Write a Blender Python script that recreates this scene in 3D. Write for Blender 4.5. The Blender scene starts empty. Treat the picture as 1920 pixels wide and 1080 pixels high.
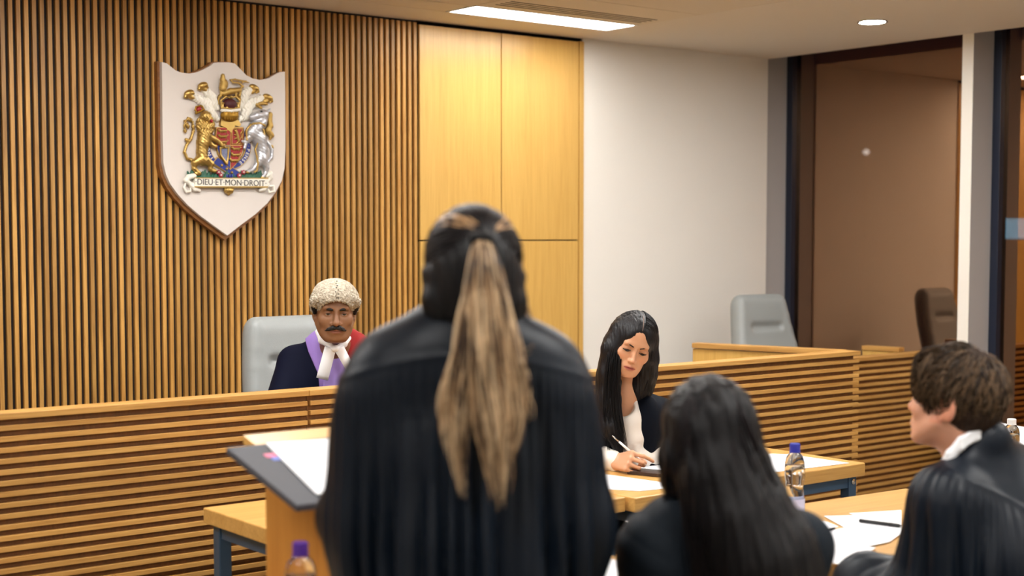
import bpy, math, random
import numpy as np
from mathutils import Vector, Matrix
random.seed(7); RNG = np.random.default_rng(11)
SC = bpy.context.scene
COL = SC.collection

# ------------------------------------------------------------------ camera model (50 mm lens, slight downward tilt)
F = 2700.0; PYC = 607.0; TILT = math.atan(167/F); H = 1.62
YAW = math.atan(3445/math.hypot(F, 167))
FX, FY = math.cos(YAW), math.sin(YAW); RX, RY = math.sin(YAW), -math.cos(YAW)
CT, ST = math.cos(TILT), math.sin(TILT)
def ray(px, py):
    a = (px-960)/F; b = (PYC-py)/F; d = CT+b*ST
    return (d*FX+a*RX, d*FY+a*RY, -ST+b*CT)
def onY(px, py, Y):
    v = ray(px, py); t = Y/v[1]; return Vector((v[0]*t, Y, H+v[2]*t))
def onX(px, py, X):
    v = ray(px, py); t = X/v[0]; return Vector((X, v[1]*t, H+v[2]*t))
def onZ(px, py, Z):
    v = ray(px, py); t = (Z-H)/v[2]; return Vector((v[0]*t, v[1]*t, Z))

cam_d = bpy.data.cameras.new('camera'); cam = bpy.data.objects.new('camera', cam_d); COL.objects.link(cam)
cam_d.sensor_width = 36; cam_d.lens = F/1920*36
cam_d.shift_y = (PYC-540)/1920
cam.matrix_world = Matrix(((RX, ST*FX, -CT*FX, 0), (RY, ST*FY, -CT*FY, 0), (0, CT, ST, H), (0, 0, 0, 1)))
cam_d.dof.use_dof = True; cam_d.dof.focus_distance = 5.65; cam_d.dof.aperture_fstop = 2.1
cam_d.clip_start = .05
SC.camera = cam

# ------------------------------------------------------------------ materials
MATS = {}
def _new(name):
    m = bpy.data.materials.new(name); m.use_nodes = True
    nt = m.node_tree; b = nt.nodes['Principled BSDF']; MATS[name] = m
    return m, nt, b
def srgb(r, g, b):
    f = lambda c: (c/255/12.92 if c/255 <= .04045 else ((c/255+.055)/1.055)**2.4)
    return (f(r), f(g), f(b), 1)
def plain(name, col, rough=.5, metal=0, spec=.5, sheen=0, bump=0, bscale=60, coat=0):
    m, nt, b = _new(name)
    b.inputs['Base Color'].default_value = col; b.inputs['Roughness'].default_value = rough
    b.inputs['Metallic'].default_value = metal; b.inputs['Specular IOR Level'].default_value = spec
    b.inputs['Sheen Weight'].default_value = sheen; b.inputs['Coat Weight'].default_value = coat
    if bump:
        n = nt.nodes.new('ShaderNodeTexNoise'); n.inputs['Scale'].default_value = bscale; n.inputs['Detail'].default_value = 4
        tc = nt.nodes.new('ShaderNodeTexCoord'); nt.links.new(tc.outputs['Object'], n.inputs['Vector'])
        bp = nt.nodes.new('ShaderNodeBump'); bp.inputs['Strength'].default_value = bump; bp.inputs['Distance'].default_value = .01
        nt.links.new(n.outputs['Fac'], bp.inputs['Height']); nt.links.new(bp.outputs['Normal'], b.inputs['Normal'])
    return m
def ramp(nt, stops):
    r = nt.nodes.new('ShaderNodeValToRGB'); e = r.color_ramp.elements
    while len(e) < len(stops): e.new(.5)
    for i, (p, c) in enumerate(stops): e[i].position = p; e[i].color = c
    return r
def oak(name, dark, light, axis='Z', rough=.42, tint=.35, scale=1.0, coat=.0):
    """oak veneer: grain noise stretched along one axis, each board with its own tone"""
    m, nt, b = _new(name)
    tc = nt.nodes.new('ShaderNodeTexCoord'); mp = nt.nodes.new('ShaderNodeMapping')
    st = {'X': (1.6, 38, 38), 'Y': (38, 1.6, 38), 'Z': (38, 38, 1.6)}[axis]
    mp.inputs['Scale'].default_value = tuple(v*scale for v in st)
    nt.links.new(tc.outputs['Object'], mp.inputs['Vector'])
    geo = nt.nodes.new('ShaderNodeNewGeometry')
    add = nt.nodes.new('ShaderNodeVectorMath'); add.operation = 'ADD'
    mul = nt.nodes.new('ShaderNodeMath'); mul.operation = 'MULTIPLY'; mul.inputs[1].default_value = 57
    nt.links.new(geo.outputs['Random Per Island'], mul.inputs[0]); nt.links.new(mp.outputs[0], add.inputs[0]); nt.links.new(mul.outputs[0], add.inputs[1])
    n = nt.nodes.new('ShaderNodeTexNoise'); n.inputs['Scale'].default_value = 1; n.inputs['Detail'].default_value = 6; n.inputs['Roughness'].default_value = .62; n.inputs['Distortion'].default_value = .6
    nt.links.new(add.outputs[0], n.inputs['Vector'])
    w = nt.nodes.new('ShaderNodeTexNoise'); w.inputs['Scale'].default_value = 4.5; w.inputs['Detail'].default_value = 3
    nt.links.new(add.outputs[0], w.inputs['Vector'])
    mx = nt.nodes.new('ShaderNodeMix'); mx.data_type = 'FLOAT'; mx.inputs[0].default_value = .35
    nt.links.new(n.outputs['Fac'], mx.inputs[2]); nt.links.new(w.outputs['Fac'], mx.inputs[3])
    r = ramp(nt, [(.3, dark), (.72, light)]); nt.links.new(mx.outputs[0], r.inputs['Fac'])
    hs = nt.nodes.new('ShaderNodeHueSaturation')
    mr = nt.nodes.new('ShaderNodeMapRange'); mr.inputs[3].default_value = 1-tint; mr.inputs[4].default_value = 1+tint*.6
    nt.links.new(geo.outputs['Random Per Island'], mr.inputs[0]); nt.links.new(mr.outputs[0], hs.inputs['Value'])
    nt.links.new(r.outputs['Color'], hs.inputs['Color']); nt.links.new(hs.outputs['Color'], b.inputs['Base Color'])
    b.inputs['Roughness'].default_value = rough; b.inputs['Coat Weight'].default_value = coat; b.inputs['Coat Roughness'].default_value = .3
    bp = nt.nodes.new('ShaderNodeBump'); bp.inputs['Strength'].default_value = .12; bp.inputs['Distance'].default_value = .002
    nt.links.new(mx.outputs[0], bp.inputs['Height']); nt.links.new(bp.outputs['Normal'], b.inputs['Normal'])
    return m
def vcol(name, rough=.5, sss=0, spec=.4, sheen=0, bump=0, bscale=200, metal=0):
    m, nt, b = _new(name)
    a = nt.nodes.new('ShaderNodeVertexColor'); a.layer_name = 'Col'
    nt.links.new(a.outputs['Color'], b.inputs['Base Color']); b.inputs['Roughness'].default_value = rough
    b.inputs['Specular IOR Level'].default_value = spec; b.inputs['Sheen Weight'].default_value = sheen; b.inputs['Metallic'].default_value = metal
    if sss:
        b.inputs['Subsurface Weight'].default_value = sss; b.inputs['Subsurface Radius'].default_value = (.012, .005, .003); b.inputs['Subsurface Scale'].default_value = 1
    if bump:
        n = nt.nodes.new('ShaderNodeTexNoise'); n.inputs['Scale'].default_value = bscale
        tc = nt.nodes.new('ShaderNodeTexCoord'); nt.links.new(tc.outputs['Object'], n.inputs['Vector'])
        bp = nt.nodes.new('ShaderNodeBump'); bp.inputs['Strength'].default_value = bump; bp.inputs['Distance'].default_value = .002
        nt.links.new(n.outputs['Fac'], bp.inputs['Height']); nt.links.new(bp.outputs['Normal'], b.inputs['Normal'])
    return m
def hairmat(name, stops, rough=.38, scale=(220, 220, 7), mixisl=.5, aniso=.4, spec=.5):
    """hair: strands differ by island, plus fine streaks along the fall of the hair"""
    m, nt, b = _new(name)
    tc = nt.nodes.new('ShaderNodeTexCoord'); mp = nt.nodes.new('ShaderNodeMapping'); mp.inputs['Scale'].default_value = scale
    nt.links.new(tc.outputs['Object'], mp.inputs['Vector'])
    n = nt.nodes.new('ShaderNodeTexNoise'); n.inputs['Scale'].default_value = 1; n.inputs['Detail'].default_value = 3
    nt.links.new(mp.outputs[0], n.inputs['Vector'])
    geo = nt.nodes.new('ShaderNodeNewGeometry')
    mx = nt.nodes.new('ShaderNodeMix'); mx.data_type = 'FLOAT'; mx.inputs[0].default_value = mixisl
    nt.links.new(n.outputs['Fac'], mx.inputs[2]); nt.links.new(geo.outputs['Random Per Island'], mx.inputs[3])
    r = ramp(nt, stops); nt.links.new(mx.outputs[0], r.inputs['Fac']); nt.links.new(r.outputs['Color'], b.inputs['Base Color'])
    b.inputs['Roughness'].default_value = rough; b.inputs['Specular IOR Level'].default_value = spec
    bp = nt.nodes.new('ShaderNodeBump'); bp.inputs['Strength'].default_value = .5; bp.inputs['Distance'].default_value = .004
    nt.links.new(n.outputs['Fac'], bp.inputs['Height']); nt.links.new(bp.outputs['Normal'], b.inputs['Normal'])
    return m

SLAT = oak('oak_slat', srgb(152, 102, 42), srgb(216, 166, 88), 'Z', .45, .28)
SLATH = oak('oak_slat_level', srgb(162, 110, 48), srgb(218, 170, 96), 'X', .42, .16)
SLATY = oak('oak_slat_deep', srgb(162, 110, 48), srgb(218, 170, 96), 'Y', .42, .16)
PANEL = oak('oak_panel', srgb(200, 154, 78), srgb(222, 180, 100), 'Z', .34, .05, .8, .25)
TABLEO = oak('oak_table', srgb(186, 136, 66), srgb(222, 176, 104), 'X', .35, .06, .8, .2)
LECT = oak('oak_lectern', srgb(176, 116, 48), srgb(206, 146, 70), 'Z', .38, .05, .8, .15)
LECTTOP = oak('oak_lectern_top', srgb(200, 150, 80), srgb(226, 178, 104), 'X', .35, .05, .8, .15)
BACKD = oak('oak_backing_dark', srgb(18, 9, 4), srgb(32, 16, 7), 'Z', .7, .1)
BACKM = oak('oak_backing', srgb(92, 56, 20), srgb(128, 82, 34), 'Z', .6, .1)
WALLW = plain('wall_paint', srgb(232, 228, 220), .85, bump=.03, bscale=300)
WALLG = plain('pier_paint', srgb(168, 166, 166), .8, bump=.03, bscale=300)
CEILP = plain('ceiling_paint', srgb(224, 214, 200), .9, bump=.02, bscale=200)
TILE = plain('ceiling_tile', srgb(222, 210, 192), .9, bump=.15, bscale=400)
GAPM = plain('shadow_gap', srgb(14, 10, 8), .95, spec=.1)
CARPET = plain('carpet', srgb(150, 140, 126), .95, bump=.4, bscale=500)
NAVY = plain('window_frame_paint', srgb(22, 30, 48), .4)
STEEL = plain('painted_steel', srgb(70, 94, 120), .32, metal=.45)
CHROME = plain('chrome', srgb(205, 205, 205), .16, metal=1)
BLACKP = plain('black_plastic', srgb(22, 22, 24), .4)
LEATH = plain('grey_leather', srgb(138, 142, 141), .42, bump=.08, bscale=260)
PAPER = plain('paper', srgb(236, 238, 244), .8)
WHITEP = plain('white_plastic', srgb(236, 236, 238), .35)
GREYP = plain('grey_plastic', srgb(74, 74, 80), .6, spec=.2)
PURPC = plain('purple_cap', srgb(88, 50, 150), .35)
BLUEC = plain('blue_cap', srgb(40, 50, 160), .35)
BLACKC = plain('black_wool', srgb(7, 12, 23), .75, spec=.1, sheen=.0, bump=.1, bscale=900)
GOWN = plain('black_gown', srgb(10, 19, 30), .42, spec=.24, sheen=.0, bump=.08, bscale=700)
JACKC = plain('black_jacket_cloth', srgb(17, 26, 35), .7, spec=.2, bump=.1, bscale=900)
NAVYC = plain('navy_robe', srgb(8, 11, 30), .75, spec=.08, sheen=.0, bump=.1, bscale=800)
LILAC = plain('lilac_cloth', srgb(138, 110, 178), .65, sheen=.02, spec=.2, bump=.1, bscale=600)
REDC = plain('scarlet_cloth', srgb(146, 24, 26), .65, sheen=.02, spec=.2, bump=.1, bscale=600)
LINEN = plain('white_linen', srgb(246, 248, 252), .7, bump=.1, bscale=400)
KNIT = plain('cream_knit', srgb(236, 230, 222), .85, bump=.2, bscale=700)
TROUS = plain('dark_trousers', srgb(20, 22, 28), .8)
SHOE = plain('black_shoe', srgb(12, 12, 13), .35)
def emis(name, col, s):
    m, nt, b = _new(name); b.inputs['Base Color'].default_value = (0.8, .8, .8, 1)
    b.inputs['Emission Color'].default_value = col; b.inputs['Emission Strength'].default_value = s; return m
def clear(name, col=(1, 1, 1, 1), rough=.03, ior=1.35):
    m, nt, b = _new(name); b.inputs['Base Color'].default_value = col; b.inputs['Roughness'].default_value = rough
    b.inputs['Transmission Weight'].default_value = 1; b.inputs['IOR'].default_value = ior; return m
PET = clear('clear_plastic', (.96, .97, 1, 1)); WATER = clear('water', (.95, .98, 1, 1), 0, 1.33)

# ------------------------------------------------------------------ objects
def link(o, parent=None):
    COL.objects.link(o)
    if parent is not None: o.parent = parent
    return o
def tag(o, label=None, cat=None, group=None, kind=None):
    if label: o['label'] = label
    if cat: o['category'] = cat
    if group: o['group'] = group
    if kind: o['kind'] = kind
    return o
def empty(name, loc=(0, 0, 0), rz=0, label=None, cat=None, group=None):
    o = bpy.data.objects.new(name, None); o.empty_display_size = .1; o.location = loc; o.rotation_euler[2] = rz
    link(o); return tag(o, label, cat, group)
def raw(name, V, Fc, mat, parent=None, smooth=False, col=None, uniform=None):
    """mesh from arrays; Fc a list of tuples or an (n,k) array"""
    me = bpy.data.meshes.new(name)
    V = np.asarray(V, dtype=np.float32)
    if isinstance(Fc, np.ndarray):
        n, k = Fc.shape
        me.vertices.add(len(V)); me.vertices.foreach_set('co', V.ravel())
        me.loops.add(n*k); me.loops.foreach_set('vertex_index', Fc.astype(np.int32).ravel())
        me.polygons.add(n); me.polygons.foreach_set('loop_start', np.arange(0, n*k, k, dtype=np.int32))
        me.update(calc_edges=True); me.validate()
    else:
        me.from_pydata([tuple(map(float, v)) for v in V], [], Fc)
    mats = mat if isinstance(mat, (list, tuple)) else [mat]
    for m in mats: me.materials.append(m)
    if smooth: me.polygons.foreach_set('use_smooth', np.ones(len(me.polygons), dtype=bool))
    if col is not None:
        ca = me.color_attributes.new('Col', 'FLOAT_COLOR', 'POINT')
        c4 = np.ones((len(V), 4), dtype=np.float32); c4[:, :3] = col; ca.data.foreach_set('color', c4.ravel())
    me.update()
    return link(bpy.data.objects.new(name, me), parent)
def bevel(o, w=.003, seg=2):
    m = o.modifiers.new('bevel', 'BEVEL'); m.width = w; m.segments = seg; m.limit_method = 'ANGLE'; m.angle_limit = .6; return o
class MB:
    def __init__(s): s.v = []; s.f = []; s.mi = []
    def add(s, vs, fs, mi=0):
        n = len(s.v); s.v += [tuple(v) for v in vs]; s.f += [tuple(i+n for i in f) for f in fs]; s.mi += [mi]*len(fs); return s
    def box(s, a, b, M=None, mi=0):
        x0, y0, z0 = a; x1, y1, z1 = b
        vs = [Vector(p) for p in ((x0, y0, z0), (x1, y0, z0), (x1, y1, z0), (x0, y1, z0), (x0, y0, z1), (x1, y0, z1), (x1, y1, z1), (x0, y1, z1))]
        if M is not None: vs = [M @ v for v in vs]
        return s.add(vs, [(0, 3, 2, 1), (4, 5, 6, 7), (0, 1, 5, 4), (1, 2, 6, 5), (2, 3, 7, 6), (3, 0, 4, 7)], mi)
    def prism(s, pts, lo, hi, mi=0):
        """pts: closed outline of Vectors; lo, hi: offset vectors"""
        n = len(pts); a = [Vector(p)+Vector(lo) for p in pts]; b = [Vector(p)+Vector(hi) for p in pts]
        return s.add(a+b, [tuple(range(n))[::-1], tuple(range(n, 2*n))]+[(i, (i+1) % n, n+(i+1) % n, n+i) for i in range(n)], mi)
    def lathe(s, prof, c=(0, 0, 0), n=24, mi=0):
        vs = [(c[0]+r*math.cos(2*math.pi*k/n), c[1]+r*math.sin(2*math.pi*k/n), c[2]+z) for r, z in prof for k in range(n)]
        fs = [(i*n+k, i*n+(k+1) % n, (i+1)*n+(k+1) % n, (i+1)*n+k) for i in range(len(prof)-1) for k in range(n)]
        fs += [tuple(range(n))[::-1], tuple(range((len(prof)-1)*n, len(prof)*n))]
        return s.add(vs, fs, mi)
    def tube(s, pts, rad, n=10, mi=0):
        pts = [Vector(p) for p in pts]; rads = rad if isinstance(rad, (list, tuple)) else [rad]*len(pts)
        vs = []
        ref = None
        for i, p in enumerate(pts):
            t = (pts[min(i+1, len(pts)-1)]-pts[max(i-1, 0)]).normalized()
            if ref is None: ref = t.orthogonal().normalized()
            u = (ref-t*ref.dot(t)).normalized(); ref = u; w = t.cross(u)
            for k in range(n):
                a = 2*math.pi*k/n; vs.append(p+(u*math.cos(a)+w*math.sin(a))*rads[i])
        m = len(pts)
        fs = [(i*n+k, i*n+(k+1) % n, (i+1)*n+(k+1) % n, (i+1)*n+k) for i in range(m-1) for k in range(n)]
        fs += [tuple(range(n))[::-1], tuple(range((m-1)*n, m*n))]
        return s.add(vs, fs, mi)
    def build(s, name, mat, parent=None, smooth=False, bev=0):
        o = raw(name, s.v, s.f, mat, parent, smooth)
        if isinstance(mat, (list, tuple)):
            for p, i in zip(o.data.polygons, s.mi): p.material_index = i
        if bev: bevel(o, bev)
        return o

# ------------------------------------------------------------------ organic surfaces: blended tapered limbs meshed on a grid
def axis(lo, hi, h, fine=None):
    if not fine: return np.arange(lo, hi+h, h, dtype=np.float32)
    flo, fhi, fh = fine
    flo = max(flo, lo); fhi = min(fhi, hi)
    a = []
    if flo > lo: a.append(np.linspace(lo, flo, max(2, int(math.ceil((flo-lo)/h))+1))[:-1])
    a.append(np.linspace(flo, fhi, max(2, int(math.ceil((fhi-flo)/fh))+1)))
    if hi > fhi: a.append(np.linspace(fhi, hi, max(2, int(math.ceil((hi-fhi)/h))+1))[1:])
    return np.concatenate(a).astype(np.float32)
class Org:
    def __init__(s): s.p = []
    def cone(s, a, b, ra, rb=None, k=.02, op=0):
        a = np.array(a, float); b = np.array(b, float); rb = ra if rb is None else rb; R = max(ra, rb)
        def fn(X, Y, Z):
            d = b-a; L = max(float(d @ d), 1e-9)
            t = np.clip(((X-a[0])*d[0]+(Y-a[1])*d[1]+(Z-a[2])*d[2])/L, 0, 1)
            return np.sqrt((X-a[0]-t*d[0])**2+(Y-a[1]-t*d[1])**2+(Z-a[2]-t*d[2])**2)-(ra+(rb-ra)*t)
        s.p.append((fn, np.minimum(a, b)-R, np.maximum(a, b)+R, k, op)); return s
    def chain(s, pts, rads, k=.02, op=0):
        for i in range(len(pts)-1): s.cone(pts[i], pts[i+1], rads[i], rads[i+1], k, op)
        return s
    def ell(s, c, r, M=None, k=.02, op=0):
        c = np.array(c, float); r = np.array(r, float); Mi = np.eye(3) if M is None else np.array(M, float).T
        def fn(X, Y, Z):
            x, y, z = X-c[0], Y-c[1], Z-c[2]
            q = [Mi[i, 0]*x+Mi[i, 1]*y+Mi[i, 2]*z for i in range(3)]
            k0 = np.sqrt((q[0]/r[0])**2+(q[1]/r[1])**2+(q[2]/r[2])**2); k1 = np.sqrt((q[0]/r[0]**2)**2+(q[1]/r[1]**2)**2+(q[2]/r[2]**2)**2)
            return k0*(k0-1)/np.maximum(k1, 1e-6)
        e = np.abs(np.array(M if M is not None else np.eye(3), float)) @ r
        s.p.append((fn, c-e, c+e, k, op)); return s
    def box(s, a, b, rnd=.01, k=.01, op=0, M=None, c0=None):
        a = np.array(a, float); b = np.array(b, float); c = (a+b)/2; h = (b-a)/2-rnd
        if c0 is not None: c = np.array(c0, float)
        Mi = np.eye(3) if M is None else np.array(M, float).T
        def fn(X, Y, Z):
            x, y, z = X-c[0], Y-c[1], Z-c[2]
            q = [np.abs(Mi[i, 0]*x+Mi[i, 1]*y+Mi[i, 2]*z)-h[i] for i in range(3)]
            return np.sqrt(np.maximum(q[0], 0)**2+np.maximum(q[1], 0)**2+np.maximum(q[2], 0)**2)+np.minimum(np.maximum(q[0], np.maximum(q[1], q[2])), 0)-rnd
        e = np.abs(np.array(M if M is not None else np.eye(3), float)) @ ((b-a)/2)
        s.p.append((fn, c-e, c+e, k, op)); return s
    def grid(s, h=.006, fine=(None, None, None), pad=.02, lo=None, hi=None):
        ad = [p for p in s.p if p[4] == 0]
        lo = np.min([p[1] for p in ad], axis=0)-pad if lo is None else np.array(lo); hi = np.max([p[2] for p in ad], axis=0)+pad if hi is None else np.array(hi)
        s.ax = [axis(lo[i], hi[i], h, fine[i]) for i in range(3)]
        s.d = np.full([len(a) for a in s.ax], .5, dtype=np.float32)
        for fn, l, u, k, op in s.p:
            m = k+.03
            sl = tuple(slice(max(0, np.searchsorted(s.ax[i], l[i]-m)-1), np.searchsorted(s.ax[i], u[i]+m)+1) for i in range(3))
            if any(q.stop <= q.start for q in sl): continue
            X = s.ax[0][sl[0]][:, None, None]; Y = s.ax[1][sl[1]][None, :, None]; Z = s.ax[2][sl[2]][None, None, :]
            d = fn(X, Y, Z).astype(np.float32); c = s.d[sl]
            if op == 0:
                hh = np.clip(.5+.5*(c-d)/k, 0, 1); s.d[sl] = c*(1-hh)+d*hh-k*hh*(1-hh)
            else:
                d = -d; hh = np.clip(.5-.5*(c-d)/k, 0, 1); s.d[sl] = c*(1-hh)+d*hh+k*hh*(1-hh)
        return s
    def XYZ(s): return s.ax[0][:, None, None], s.ax[1][None, :, None], s.ax[2][None, None, :]
    def mesh(s, d=None):
        return polygonise(s.d if d is None else d, s.ax)
def polygonise(d, ax):
    import openvdb
    d = np.clip(np.array(d, dtype=np.float32), -.5, .5)
    d[0] = d[-1] = .5; d[:, 0] = d[:, -1] = .5; d[:, :, 0] = d[:, :, -1] = .5
    g = openvdb.FloatGrid(.5); g.copyFromArray(d)
    V, T, Q = g.convertToPolygons(0.0)
    V = np.stack([np.interp(V[:, i], np.arange(len(ax[i])), ax[i]) for i in range(3)], axis=1)
    Q = np.array(Q, dtype=np.int64)
    if len(Q):   # outward faces
        a, b, c = V[Q[:, 0]], V[Q[:, 1]], V[Q[:, 2]]
        if (np.einsum('ij,ij->i', a, np.cross(b, c))).sum() < 0: Q = Q[:, ::-1]
    return V, np.ascontiguousarray(Q)
def normals(V, Q):
    n = np.cross(V[Q[:, 2]]-V[Q[:, 0]], V[Q[:, 3]]-V[Q[:, 1]]); N = np.zeros_like(V)
    for k in range(4): np.add.at(N, Q[:, k], n)
    return N/np.maximum(np.linalg.norm(N, axis=1, keepdims=True), 1e-12)
def poly2(U, W, pts):
    """signed distance to a closed 2-D outline, on broadcastable arrays (negative inside)"""
    U, W = np.broadcast_arrays(U, W); d = np.full(U.shape, 1e9); ins = np.zeros(U.shape, bool); n = len(pts)
    for i in range(n):
        x0, y0 = pts[i]; x1, y1 = pts[(i+1) % n]; ex, ey = x1-x0, y1-y0
        t = np.clip(((U-x0)*ex+(W-y0)*ey)/max(ex*ex+ey*ey, 1e-12), 0, 1)
        d = np.minimum(d, (U-x0-t*ex)**2+(W-y0-t*ey)**2)
        c = ((y0 > W) != (y1 > W))
        if abs(ey) > 1e-9: ins ^= c & (U < (x1-x0)*(W-y0)/ey+x0)
    return np.where(ins, -np.sqrt(d), np.sqrt(d))
def noise1(n, seed, sm=3):
    r = np.random.default_rng(seed).normal(size=n); k = np.ones(sm)/sm
    return np.convolve(np.concatenate([r[-sm:], r, r[:sm]]), k, 'same')[sm:-sm]
def sinnoise(P, freq, seed, n=6):
    """cheap smooth 3-D noise from random sine waves"""
    r = np.random.default_rng(seed); out = np.zeros(len(P))
    for i in range(n):
        k = r.normal(size=3)*np.array(freq); out += np.sin(P @ k+r.uniform(0, 6.28))
    return out/math.sqrt(n)
def strands(name, paths, rad, mat, parent, sides=4, flat=1.0):
    """paths (S,N,3); rad scalar or (S,) root radius; tapers at both ends; one mesh"""
    P = np.asarray(paths, float); S, N, _ = P.shape
    r = np.broadcast_to(np.asarray(rad, float), (S,)); t = np.linspace(0, 1, N)
    prof = np.minimum(1, .35+t*6)*np.minimum(1, .12+(1-t)*3.2)
    T = np.gradient(P, axis=1); T /= np.maximum(np.linalg.norm(T, axis=2, keepdims=True), 1e-9)
    ref = np.array([0.13, .98, .11]); A = np.cross(T, ref); A /= np.maximum(np.linalg.norm(A, axis=2, keepdims=True), 1e-6); B = np.cross(T, A)
    ang = np.arange(sides)*2*math.pi/sides
    V = P[:, :, None, :]+(A[:, :, None, :]*np.cos(ang)[None, None, :, None]+B[:, :, None, :]*np.sin(ang)[None, None, :, None]*flat)*(r[:, None]*prof[None, :])[:, :, None, None]
    V = V.reshape(-1, 3)
    s_, i_, k_ = np.meshgrid(np.arange(S), np.arange(N-1), np.arange(sides), indexing='ij'); k2 = (k_+1) % sides
    b = s_*N*sides
    Q = np.stack([b+i_*sides+k_, b+i_*sides+k2, b+(i_+1)*sides+k2, b+(i_+1)*sides+k_], axis=-1).reshape(-1, 4)
    return raw(name, V, Q, mat, parent, smooth=True)
def resample(pts, N):
    p = np.array([list(q) for q in pts], float); L = np.concatenate([[0], np.cumsum(np.linalg.norm(np.diff(p, axis=0), axis=1))]); t = np.linspace(0, L[-1], N)
    # smooth: linear then box filter
    q = np.stack([np.interp(t, L, p[:, i]) for i in range(3)], axis=1)
    for _ in range(2): q[1:-1] = (q[:-2]+2*q[1:-1]+q[2:])/4
    return q
def lock_paths(guide, radii, n, N=20, seed=0, wob=.004, flat=(1, 1, 1), lenvar=.12):
    """n strands scattered round a guide line of varying radius"""
    r = np.random.default_rng(seed); G = resample(guide, N); R = np.interp(np.linspace(0, 1, N), np.linspace(0, 1, len(radii)), radii)
    off = r.normal(size=(n, 3)); off /= np.linalg.norm(off, axis=1, keepdims=True); off *= (r.uniform(0, 1, (n, 1))**.45); off = off*np.array(flat)
    out = G[None]+off[:, None, :]*R[None, :, None]
    ph = r.uniform(0, 6.28, (n, 3)); fr = r.uniform(1, 3, (n, 1)); t = np.linspace(0, 1, N)
    for a in range(3): out[:, :, a] += wob*np.sin(t[None]*6.28*fr+ph[:, a:a+1])*(t[None]**.7)
    if lenvar:
        e = 1-lenvar*r.uniform(0, 1, n)
        for i in range(n):
            tt = t*e[i]
            out[i] = np.stack([np.interp(tt, t, out[i, :, a]) for a in range(3)], axis=1)
    return out
def jn(arrs, N=26):
    return np.concatenate([a if a.shape[1] == N else np.stack([resample(x, N) for x in a]) for a in arrs])
# ================================================================== ROOM
YW = 6.3; XW = 7.03; ZC = 2.74; XG = 7.27
X0, Y0 = -3.2, -3.2
def struct(name, mb, mat, parent=None, bev=0, smooth=False):
    o = mb.build(name, mat, parent, smooth, bev)
    if parent is None: o['kind'] = 'structure'
    return o
struct('floor', MB().box((X0, Y0, -.1), (XG+.3, YW+.2, 0)), CARPET)
# front wall: plaster behind everything, slatted oak cladding, oak panels, then bare white plaster
PX1 = onY(1092, 300, YW).x; PX0 = onY(785, 300, YW).x; PXM = onY(938.5, 300, YW).x; PXT = onY(1083.5, 300, YW).x
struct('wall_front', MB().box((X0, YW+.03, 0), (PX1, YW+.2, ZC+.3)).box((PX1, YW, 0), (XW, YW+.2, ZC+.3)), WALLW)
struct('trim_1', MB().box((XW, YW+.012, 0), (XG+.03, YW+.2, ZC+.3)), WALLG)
bk = struct('wall_cladding', MB().box((X0, YW+.015, 0), (PX0-.006, YW+.03, ZC)), BACKD); tag(bk, kind='structure')
pitch = .0347
mb = MB(); x = PX0-.012; k = 0
while x > X0:
    mb.box((x-.0178, YW-.004, 0), (x, YW+.016, ZC-.012)); x -= pitch
mb.build('vertical_slats', SLAT, bk)
zj = onY(1000, 450.5, YW).z
pn = struct('wall_panelling', MB().box((PX0-.006, YW+.01, 0), (PX1-.001, YW+.029, ZC)), GAPM); tag(pn, kind='structure')
g = .0035
for (a, b) in ((PX0, PXM), (PXM, PXT)):
    for (c, d) in ((0.02, zj), (zj, ZC-.018)):
        MB().box((a+g, YW-.008, c+g), (b-g, YW+.01, d-g)).build('oak_panel', PANEL, pn, bev=.001)
MB().box((PXT+g, YW-.012, 0), (PX1, YW+.01, ZC-.018)).build('edge_strip', PANEL, pn, bev=.001)
# back and left walls behind the camera
struct('wall_left', MB().box((X0-.1, Y0, 0), (X0, YW+.2, ZC)), WALLW)
struct('wall_back', MB().box((X0, Y0-.1, 0), (XG+.3, Y0, ZC)), WALLW)
# window wall
YP0, YP1 = 4.786, 4.858
def pier(y0, y1, name):
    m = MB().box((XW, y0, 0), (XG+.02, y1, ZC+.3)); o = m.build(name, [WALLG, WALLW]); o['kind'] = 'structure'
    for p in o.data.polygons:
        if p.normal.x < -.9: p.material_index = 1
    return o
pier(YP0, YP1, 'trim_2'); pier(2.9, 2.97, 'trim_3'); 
struct('wall_right', MB().box((XG+.01, Y0, 0), (XG+.15, 1.1, ZC)), WALLW)
GL, nt, b = _new('tinted_glass')
for n in list(nt.nodes): nt.nodes.remove(n)
out = nt.nodes.new('ShaderNodeOutputMaterial'); mx = nt.nodes.new('ShaderNodeMixShader'); tr = nt.nodes.new('ShaderNodeBsdfTransparent'); gl = nt.nodes.new('ShaderNodeBsdfGlossy')
tr.inputs['Color'].default_value = (.30, .34, .38, 1); gl.inputs['Color'].default_value = (1, .60, .36, 1); gl.inputs['Roughness'].default_value = .006
fr = nt.nodes.new('ShaderNodeFresnel'); fr.inputs['IOR'].default_value = 1.5
mr = nt.nodes.new('ShaderNodeMath'); mr.operation = 'ADD'; mr.inputs[1].default_value = .25; nt.links.new(fr.outputs[0], mr.inputs[0])
nt.links.new(mr.outputs[0], mx.inputs[0]); nt.links.new(tr.outputs[0], mx.inputs[1]); nt.links.new(gl.outputs[0], mx.inputs[2]); nt.links.new(mx.outputs[0], out.inputs['Surface'])
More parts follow.
